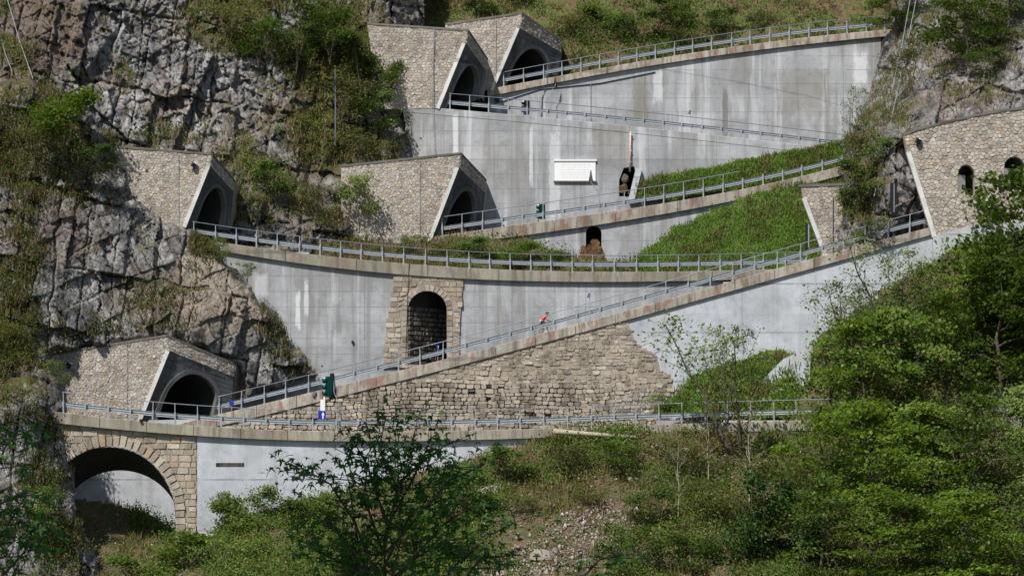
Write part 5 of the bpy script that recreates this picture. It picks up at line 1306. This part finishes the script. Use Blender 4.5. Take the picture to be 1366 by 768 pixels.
SHRUBS = [
 ('bush2', 85, 195, 213.3, 92, 'bright green round bush on the left cliff above the shaded tunnel', 1.05), ('bush_olive', 45, 215, 212.6, 60, 'brownish bush left of the bright round bush on the left cliff', 1.2), ('bush', 130, 235, 212.8, 50, 'green bush below the bright round bush on the left cliff', 1.2),
 ('bush', 440, 75, 233.3, 80, 'green bush high on the left cliff, left of the upper tunnel', 1.0), ('bush2', 480, 110, 232.2, 85, 'green bush against the left edge of the upper tunnel wall', 1.0), ('bush_olive', 455, 160, 231, 80, 'brownish scrub beside the green post on the left cliff', 1.1), ('bush', 500, 185, 232.3, 75, 'green scrub hanging left of the tall concrete wall', 1.0),
 ('bush_olive', 480, 225, 229.5, 60, 'brownish scrub above the side wall of the middle tunnel', 1.2), ('bush_light', 480, 300, 227.0, 75, 'light bush covering the left end of the middle tunnel wall', .9), ('bush', 345, 80, 233, 70, 'green bush on the cliff top left of the brown scrub', 1.1), ('bush_olive', 305, 60, 234, 70, 'brown scrub on the cliff top near the top edge', 1.2), ('bush', 415, 45, 235, 70, 'green bush at the top edge left of the tunnels', 1.2), ('bush2', 520, 130, 233.5, 60, 'leafy sprig over the broad side wall of the upper tunnel', .8),
 ('bush', 360, 265, 225, 60, 'green scrub on the rock above the third guardrail', 1.1), ('bush_olive', 335, 290, 222.5, 45, 'brown scrub just right of the shaded tunnel', 1.1), ('bush_olive', 420, 290, 225.5, 50, 'brownish scrub left of the middle tunnel wall', 1.1), ('bush', 395, 90, 233, 70, 'dark green scrub in the crevice of the left cliff', 1.0),
 ('bush_light', 295, 350, 214.9, 38, 'small light bush at the left end of the third road beam', .9), ('bush_light', 330, 375, 214.6, 28, 'small yellowish tuft bush at the edge of the pale rubble slope', 1.2),
 ('bush', 640, 352, 224.6, 42, 'green bush at the left of the row above the third guardrail', 1.6), ('bush2', 690, 356, 223.8, 40, 'rounded green bush in the middle of the row above the third guardrail', 1.5), ('bush', 735, 358, 223.5, 28, 'low green bush at the right of the row above the third guardrail', 1.7), ('bush_olive', 590, 352, 224.4, 28, 'brownish low bush below the middle tunnel mouth', 1.6), ('bush_light', 545, 340, 225.5, 30, 'low light bush under the middle tunnel side wall', 1.4),
 ('bush', 850, 70, 248.5, 70, 'dark green bush on the top hillside above the highest road', 1.1), ('bush2', 800, 45, 250, 50, 'light green bush on the top hillside near the top edge', 1.3), ('bush', 960, 50, 248.5, 50, 'green bush on the top hillside, middle right', 1.2), ('bush_olive', 760, 65, 248.5, 60, 'brown scrub right of the topmost tunnel', 1.3), ('bush_olive', 900, 75, 248, 50, 'brown scrub behind the middle of the highest guardrail', 1.3), ('bush_olive', 1010, 50, 249, 50, 'brown scrub behind the right part of the highest guardrail', 1.3), ('bush', 640, 25, 252, 50, 'green bush above the topmost tunnel side wall', 1.3), ('bush_olive', 570, 30, 252, 55, 'brown scrub behind the upper tunnel coping', 1.3), ('bush_olive', 700, 20, 253, 50, 'brown scrub above the topmost tunnel ridge', 1.3), ('bush', 900, 40, 250, 55, 'green bush at the top edge in the middle', 1.4),
 ('bush', 1150, 275, 212.9, 75, 'dark green bush hanging beside the small tunnel flank', 1.0), ('bush_olive', 1150, 225, 216, 60, 'brown scrub on the right cliff above the hanging bush', 1.0), ('bush', 1180, 240, 212.7, 65, 'green bush on the right cliff left of the gallery', .9), ('bush_olive', 1215, 110, 218, 60, 'brownish scrub on the face of the right cliff', 1.0), ('bush_olive', 1225, 260, 212.4, 50, 'brown scrub under the slanting edge of the gallery', .9), ('bush', 1135, 300, 213.8, 60, 'green bush covering the right side of the small tunnel flank', .9), ('bush', 1310, 110, 217.0, 55, 'green bush above the gallery coping', 1.2), ('bush_light', 1165, 325, 206.3, 40, 'light bush leaning over the ramp guardrail', 1.4),
 ('bush2', 305, 735, 197.5, 85, 'green bush left of the slot in the smooth grey wall', 1.1), ('bush', 360, 715, 198, 80, 'leafy bush against the smooth grey wall, middle', .9), ('bush2', 250, 775, 195, 80, 'green bush under the right pier of the stone bridge', 1.2), ('bush', 420, 740, 195, 90, 'green bush behind the dark maple sapling', 1.2), ('bush_light', 330, 790, 191, 80, 'light green bush at the bottom left', 1.3), ('bush2', 180, 790, 194, 60, 'bright green low bush at the bottom edge under the bridge', 1.5), ('bush_light', 300, 700, 199.2, 50, 'thin light bush close to the bridge on the smooth grey wall', .8),
 ('bush', 620, 690, 191.5, 80, 'green bush on the bank right of the maple sapling', 1.3), ('bush', 680, 640, 195, 55, 'low green bush under the end of the pale wall', 1.5), ('bush_olive', 760, 640, 194, 60, 'brown scrub on the upper bank', 1.4), ('bush', 830, 630, 194.5, 50, 'green bush on the upper bank under the log', 1.4), ('bush_olive', 900, 630, 194.5, 60, 'brown scrub on the upper bank right of the log', 1.4), ('bush_olive', 960, 720, 188, 80, 'brown scrub at the right of the scree', 1.3), ('bush', 860, 710, 188.5, 70, 'green bush just right of the scree', 1.2), ('bush2', 560, 760, 186, 90, 'green bush left of the scree at the bottom', 1.3), ('bush_light', 850, 790, 182, 100, 'light bush at the bottom edge right of the scree', 1.1), ('bush_olive', 700, 700, 190, 50, 'brown scrub above the scree', 1.4), ('bush', 930, 780, 183, 80, 'green bush at the bottom edge, left of the dark ivy tree', 1.2), ('bush_olive', 790, 690, 190.5, 45, 'brown low scrub at the top of the scree', 1.4), ('bush2', 480, 790, 185, 90, 'green bush at the bottom edge behind the maple sapling', 1.4),
 ('bush_light', 880, 550, 205.0, 28, 'low light bush at the foot of the rubble wall, right end', 1.5), ('bush_light', 60, 700, 194.5, 60, 'light bush on the low rock at the left edge', 1.1), ('bush_olive', 30, 560, 197, 60, 'brown scrub on the low rock left of the bridge', 1.2), ('bush_olive', 20, 480, 202.5, 60, 'brown scrub at the left edge beside the lowest tunnel', 1.2), ('bush_light', 75, 520, 200.8, 45, 'light bush at the left end of the lowest guardrail', .9),
]
for kind, px, py, Y, h, lab, wd in SHRUBS: plant(kind, px, py, Y, h, lab, 'shrub', None, wd)

# ground cover: grass blades and low leaves rooted on the patches (nobody could count them)
def to_px(c):
    d = c[:, 1] * CP + c[:, 2] * SP
    return 683 + F * c[:, 0] / d, 384 - F * (-c[:, 1] * SP + c[:, 2] * CP) / d
def blades(name, label, cat, pts, h, mat, seed, per=5, spread=.18, w=.03, parent_kind='stuff'):
    rg = np.random.default_rng(seed); n = len(pts); R = np.repeat(pts, per, 0); m = len(R)
    R = R + rg.normal(size=R.shape) * np.array([spread, spread, .02]); H = h * rg.uniform(.5, 1.4, m)
    a = rg.uniform(0, 6.28, m); d = np.stack([np.cos(a), np.sin(a), np.zeros(m)], -1); ln = rg.normal(size=(m, 3)) * np.array([.35, .35, 0]); W2 = (w * rg.uniform(.7, 1.4, m))[:, None]
    tip = R + (np.array([0, 0, 1.0]) + ln) * H[:, None]; mid = R + (np.array([0, 0, .55]) + ln * .3) * H[:, None]
    V = np.stack([R - d * W2 + [0, 0, -.05], R + d * W2 + [0, 0, -.05], mid + d * W2 * .8, tip, mid - d * W2 * .8], 1).reshape(-1, 3)
    i = np.arange(m)[:, None] * 5
    Q = np.concatenate([i + np.array([[0, 1, 2, 4]])]); T = i + np.array([[4, 2, 3, 3]])
    me = bpy.data.meshes.new(name); k = len(Q)
    me.vertices.add(len(V)); me.vertices.foreach_set("co", V.astype(np.float32).ravel())
    li = np.concatenate([Q, i + np.array([[4, 2, 3]])], 1).astype(np.int32)
    me.loops.add(k * 7); me.loops.foreach_set("vertex_index", li.ravel())
    ls = np.stack([np.arange(k) * 7, np.arange(k) * 7 + 4], 1).ravel().astype(np.int32); lt = np.tile(np.array([4, 3], np.int32), k)
    me.polygons.add(2 * k); me.polygons.foreach_set("loop_start", ls); me.polygons.foreach_set("loop_total", lt); me.update(calc_edges=True)
    o = link(name, me, mat); tag(o, label, cat, None, 'stuff'); return o
def low_leaves(name, label, cat, pts, h, size, mat, seed, per=14, spread=.35):
    rg = np.random.default_rng(seed); C = np.repeat(pts, per, 0); C = C + rg.normal(size=C.shape) * np.array([spread, spread, 0]); C[:, 2] += np.abs(rg.normal(size=len(C))) * h
    V, Q = leaf_quads(C, size, rg, .4); o = link(name, fast_mesh(name, V, Q), mat); tag(o, label, cat, None, 'stuff'); return o
def pick(o, n, seed, weight):
    f, c, nn = PATCH[o]; rg = np.random.default_rng(seed); px, py = to_px(c); w = weight(px, py, nn, c)
    w = np.clip(w, 0, None) * ((px > -60) & (px < 1426) & (py > -60) & (py < 830)); s = w.sum()
    if s <= 0: return c[:0]
    n = min(n, int((w > 0).sum())); return c[rg.choice(len(c), n, False, w / s)]
def ell(px, py, items):
    w = np.zeros(px.shape)
    for cx, cy, rx, ry, k in items: w = np.maximum(w, k * np.clip(1.25 - ((px - cx) / rx) ** 2 - ((py - cy) / ry) ** 2, 0, 1))
    return w
for i, (o, n, lab) in enumerate(((turf_mid, 4200, 'bright green grass on the slope between the two middle roads'), (turf_top, 2600, 'bright green grass strip below the falling guardrail'), (turf_low, 1500, 'bright green grass patch at the right end of the lowest road'))):
    blades('grass', lab, 'grass', pick(o, n, 20 + i, lambda px, py, nn, c: .4 + np.clip(fbm(px * .03, py * .03, 5, 3) + .5, 0, 1)), .15, M['grass'], 30 + i, 10, .26, .035)
    blades('dry_grass', lab.replace('bright green', 'sparse dry'), 'grass', pick(o, n // 6, 50 + i, lambda px, py, nn, c: np.clip(fbm(px * .05, py * .05, 9, 3), 0, 1)), .4, M['dry'], 40 + i, 7, .25, .03)
low_leaves('ground_cover', 'low weeds in the grass between the two middle roads', 'ground cover', pick(turf_mid, 200, 77, lambda px, py, nn, c: np.clip(fbm(px * .03, py * .04, 15, 3), 0, 1)), .16, .14, M['leaf_bush'], 78, 12, .3)
low_leaves('ground_cover', 'low green plants on the strip above the third guardrail', 'ground cover', pick(verge, 420, 3, lambda px, py, nn, c: .15 + (px > 560)), .35, .17, M['leaf_bush'], 3, 16, .4)
blades('dry_grass', 'dry grass on the strip under the middle tunnel', 'grass', pick(verge, 900, 4, lambda px, py, nn, c: .2 + 1.0 * (px < 620)), .45, M['dry'], 4, 6)
G_TOP = [(440, 100, 80, 150, 1), (310, 20, 70, 60, .9), (345, 250, 60, 70, .7), (480, 170, 60, 110, 1), (230, 180, 60, 20, .3), (30, 100, 40, 40, .6), (390, 40, 60, 60, .8), (0, 60, 20, 80, .4), (160, 100, 20, 30, .25), (420, 280, 60, 40, .6)]
G_MID = [(70, 200, 110, 80, 1), (150, 230, 40, 50, .8), (290, 325, 40, 25, 1), (380, 430, 40, 60, .5), (20, 330, 40, 70, .7), (220, 400, 60, 60, .25), (120, 440, 60, 20, .4), (20, 430, 30, 60, .8), (400, 480, 20, 30, .7)]
G_LOW = [(30, 470, 40, 60, .9), (40, 560, 50, 40, .5), (60, 640, 50, 60, .5), (60, 720, 70, 60, .8)]
def ledge(items, base=.02): return lambda px, py, nn, c: (np.clip(nn[:, 2] + .15, 0, 1) ** 1.2) * (base + ell(px, py, items)) * np.clip(fbm(px * .03, py * .03, 8, 4) + .55, 0, 1.2)
for i, (o, g, n, lab) in enumerate(((cliff_top, G_TOP, 3600, 'on the upper left cliff'), (cliff_mid, G_MID, 2300, 'on the middle left cliff'), (cliff_low, G_LOW, 1000, 'on the low rock by the bridge'))):
    blades('dry_grass', 'dry grass tufts ' + lab, 'grass', pick(o, n, 60 + i, ledge(g)), .5, M['dry'], 61 + i, 6, .16, .03)
    low_leaves('ground_cover', 'small green plants ' + lab, 'ground cover', pick(o, int(n * .5), 70 + i, ledge(g, .005)), .3, .17, M['leaf_bush'], 71 + i, 12, .26)
    low_leaves('scrub', 'low brownish scrub ' + lab, 'scrub', pick(o, n // 5, 75 + i, ledge(g, .01)), .3, .16, M['leaf_olive'], 76 + i, 12, .26)
GR = [(1150, 240, 40, 80, 1), (1190, 120, 40, 60, .5), (1300, 60, 70, 80, .8), (1230, 250, 20, 60, .6), (1150, 180, 25, 50, .7), (1210, 40, 20, 50, .5)]
blades('dry_grass', 'dry grass tufts on the right cliff', 'grass', pick(cliff_right, 900, 80, ledge(GR, .05)), .5, M['dry'], 81, 6, .16, .03)
low_leaves('ground_cover', 'small green plants on the right cliff', 'ground cover', pick(cliff_right, 600, 82, ledge(GR, .02)), .3, .17, M['leaf_bush'], 83, 12, .28)
blades('dry_grass', 'dry grass covering the top hillside', 'grass', pick(hill, 2400, 84, lambda px, py, nn, c: (py < 120) * np.clip(fbm(px * .02, py * .03, 4, 4) + .7, 0, 1)), .4, M['dry'], 85, 7, .3, .035)
low_leaves('scrub', 'low brown scrub on the top hillside', 'scrub', pick(hill, 1100, 86, lambda px, py, nn, c: (py < 120) * np.clip(fbm(px * .02, py * .03, 14, 4) + .3, 0, 1)), .5, .2, M['leaf_olive'], 87, 14, .45)
low_leaves('ground_cover', 'low green plants on the top hillside', 'ground cover', pick(hill, 2000, 88, lambda px, py, nn, c: (py < 120) * np.clip(fbm(px * .02, py * .03, 24, 4), 0, 1)), .4, .2, M['leaf_bush'], 89, 16, .45)
SCREE = [(770, 715, 45, 32, 1), (735, 745, 55, 26, 1), (690, 768, 55, 18, 1), (810, 690, 35, 22, .7), (655, 655, 16, 10, .5)]
def bank_w(seed, lo, items=None, gain=1.0): return lambda px, py, nn, c: np.clip(fbm(px * .016, py * .022, seed, 4) + lo + (0 if items is None else gain * ell(px, py, items)), 0, 1) * (1 - .85 * np.clip(ell(px, py, SCREE) * 1.4, 0, 1))
low_leaves('ground_cover', 'low green plants all over the bank below the lowest road', 'ground cover', pick(bank, 5600, 90, bank_w(3, .05, [(330, 720, 160, 90, 1), (620, 700, 130, 70, .7), (800, 600, 150, 40, .3)])), .35, .19, M['leaf_bush'], 91, 16, .42)
low_leaves('scrub', 'low brown scrub all over the bank below the lowest road', 'scrub', pick(bank, 2200, 92, bank_w(13, .1, [(900, 640, 150, 80, .7)])), .4, .18, M['leaf_olive'], 93, 14, .42)
blades('dry_grass', 'dry grass all over the bank below the lowest road', 'grass', pick(bank, 3200, 94, bank_w(23, .35)), .55, M['dry'], 95, 6, .3, .032)
blades('grass', 'green grass all over the bank below the lowest road', 'grass', pick(bank, 4500, 96, bank_w(33, .1)), .5, M['grass'], 97, 6, .3, .032)
low_leaves('ground_cover', 'green undergrowth under the dense wood', 'ground cover', pick(slope_right, 900, 98, lambda px, py, nn, c: np.ones(px.shape)), .6, .22, M['leaf'], 99, 18, .5)
# scree: loose pale stones
rg = np.random.default_rng(8); sp = pick(bank, 5200, 8, lambda px, py, nn, c: ell(px, py, SCREE) ** 1.5 + .004); sp = np.repeat(sp, 3, 0) + rg.normal(size=(3 * len(sp), 3)) * np.array([.25, .25, .06])
sc = rg.gamma(1.5, .028, len(sp)) + .022; oc = np.array([[1, 0, 0], [-1, 0, 0], [0, 1, 0], [0, -1, 0], [0, 0, 1], [0, 0, -1]], float)
V = sp[:, None, :] + oc[None] * sc[:, None, None] * rg.uniform(.5, 1.3, (len(sp), 6, 1)) + rg.normal(size=(len(sp), 6, 3)) * sc[:, None, None] * .25
tr = np.array([[0, 2, 4], [2, 1, 4], [1, 3, 4], [3, 0, 4], [2, 0, 5], [1, 2, 5], [3, 1, 5], [0, 3, 5]])
o = link('scree', fast_mesh('scree', V.reshape(-1, 3), (np.arange(len(sp))[:, None, None] * 6 + tr[None]).reshape(-1, 3)), M['scree']); tag(o, 'pale loose scree spilling down the middle of the bank', 'scree', None, 'stuff')
for i, (px, py, Y, r, lab) in enumerate(((725, 742, 184.5, .8, 'flat pale slab of rock in the scree'), (655, 655, 194, .7, 'pale rock on the bank above the green bush'), (915, 600, 197.5, .35, 'small pale rock on the upper bank under the log'), (665, 768, 183, .6, 'pale boulder at the bottom edge left of the scree'), (845, 640, 193.8, .4, 'pale stone on the bank under the log'))):
    rock_thing(lab, P(px, py, Y), r, M['scree'], (1.2, .9, .7))

# ------------------------------------------------------------------ near maple saplings
def palmate():
    pts = []; lob = [(-2.35, .50), (-1.25, .82), (0, 1.05), (1.25, .82), (2.35, .50)]
    out = [(0, -.02)]
    for i, (a, r) in enumerate(lob):
        for da, k in ((-.30, .55), (-.16, .72), (0, 1), (.16, .72), (.30, .55)): out.append((math.sin(a + da) * r * k, math.cos(a + da) * r * k))
        if i < 4: m = (a + lob[i + 1][0]) / 2; out.append((math.sin(m) * .30, math.cos(m) * .30))
    V = [(x * .5, y * .5 + .12, -.10 * (x * x + y * y) + .05 * abs(x)) for x, y in out]; c = len(V); V.append((0, .12, .02))
    Fc = [(i, (i + 1) % c, c) for i in range(c)]
    V += [(-.008, -.45, 0), (.008, -.45, 0), (0, .1, .0)]; Fc.append((c + 1, c + 2, c + 3))
    m = bpy.data.meshes.new('leaf'); m.from_pydata(V, [], Fc); m.materials.append(M['leaf_maple']); m.update(); return m
PALM = palmate()
def turn(rd):
    """a hanging leaf: tip outward and down"""
    az = rd.uniform(0, 2 * math.pi); return (Matrix.Rotation(az, 3, 'Z') @ Matrix.Rotation(rd.gauss(-.6, .4), 3, 'X') @ Matrix.Rotation(rd.gauss(0, .35), 3, 'Y')).to_euler()
def sapling(label, Y, stems, seed, n_leaf, size, extra=0):
    rd = random.Random(seed); foot = P(stems[0][0][0], stems[0][0][1], Y); root = empty('maple_sapling', foot); tag(root, label, 'sapling')
    mb = MB(); spots = []
    for st in stems:
        ys = [Y + rd.uniform(-.25, .25) * i for i in range(len(st))]; ys[0] = Y
        pts = [P(x, y, yy) for (x, y), yy in zip(st, ys)]
        dense = []
        for i in range(len(pts) - 1):
            for t in np.linspace(0, 1, 5)[:-1]: dense.append(pts[i].lerp(pts[i + 1], t))
        dense.append(pts[-1]); n = len(dense); mb.tube(dense, [.013 * (1 - .85 * i / n) + .002 for i in range(n)], 6)
        for i in range(int(n * .30), n):
            for s in range(2):
                az = rd.uniform(0, 6.28); L = rd.uniform(.12, .42) * (1.15 - .5 * i / n); e = dense[i] + Vector((math.cos(az), math.sin(az) * .7, rd.uniform(-.1, .5))) * L
                mb.tube([dense[i], e], [.006, .003], 4)
                for q in range(rd.randint(2, 3)): spots.append(e + Vector((rd.uniform(-1, 1), rd.uniform(-1, 1), rd.uniform(-.7, .5))) * .10)
    mb.build('trunk', M['bark'], root)
    rd.shuffle(spots)
    for p in spots[:n_leaf]:
        o = link('leaf', PALM, None, root, p - foot); k = size * rd.uniform(.7, 1.25); o.scale = (k, k, k)
        o.rotation_euler = turn(rd)
    if extra:
        V = np.array([v.co[:] for v in PALM.vertices]); T = np.array([p.vertices[:] for p in PALM.polygons]); VV = []; QQ = []
        for i in range(extra):
            p = Vector(rd.choice(spots)) - foot + Vector((rd.gauss(0, .10), rd.gauss(0, .14), rd.gauss(0, .06))); R = turn(rd).to_matrix(); k = size * rd.uniform(.6, 1.1)
            VV.append(V @ (np.array(R).T * k) + np.array(p)); QQ.append(T + i * len(V))
        tag(link('foliage', fast_mesh('foliage', np.concatenate(VV), np.concatenate(QQ)), M['leaf_maple'], root), kind='stuff')
    return root
sapling('dark maple sapling with hand shaped leaves close to the camera, bottom middle', 25, [
    [(520, 900), (512, 720), (540, 630), (560, 548)], [(508, 780), (470, 690), (440, 645), (400, 622)], [(512, 740), (565, 680), (600, 640), (640, 622)],
    [(516, 700), (490, 620), (470, 585)], [(525, 650), (570, 610), (600, 590)], [(500, 800), (455, 750), (415, 730)], [(513, 730), (530, 650), (505, 600), (515, 555)], [(512, 780), (560, 740), (600, 720)], [(518, 700), (550, 640), (575, 585)],
    [(505, 800), (460, 720), (432, 690)], [(512, 740), (485, 660), (492, 610)], [(520, 780), (590, 700), (630, 675)], [(510, 760), (545, 690), (590, 660)], [(512, 820), (480, 740), (465, 640)], [(514, 800), (535, 720), (530, 600)]], 3, 295, .14, 1300)
sapling('small dark maple sapling near the camera, bottom edge right of the big one', 25.5, [[(560, 900), (600, 760), (650, 715), (700, 690)], [(600, 800), (640, 745), (690, 740)], [(720, 900), (760, 790), (800, 745), (830, 740)], [(540, 860), (560, 800), (600, 770)]], 5, 150, .125, 260)
sapling('dark leafy branch of a maple close to the camera at the left edge', 24, [[(-60, 900), (-30, 700), (5, 600), (20, 575)], [(-30, 760), (10, 700), (35, 660)], [(-30, 800), (20, 750), (50, 715)]], 9, 150, .14, 420)
# unseen tree added out of view to shade the saplings
def shade_tree(x, y, z0, H, rot, label, kind='broad2', wide=1.1):
    h, tm, cm = PROTO[kind]; root = empty('broadleaf_tree', (x, y, z0)); tag(root, label, 'tree'); k = H / h; root.scale = (k * wide, k * wide, k); root.rotation_euler = (0, 0, rot); link('trunk', tm, None, root); link('crown', cm, None, root)

grow('tall', 21, 13, 4.0, .52, 20, 7, 34, .24, M['leaf'], M['bark'], .5, .2)
shade_tree(-6.2, 18.6, -2.9, 14, 1.0, 'unseen big tree added left of the camera to shade the near saplings', 'tall', 1.0)
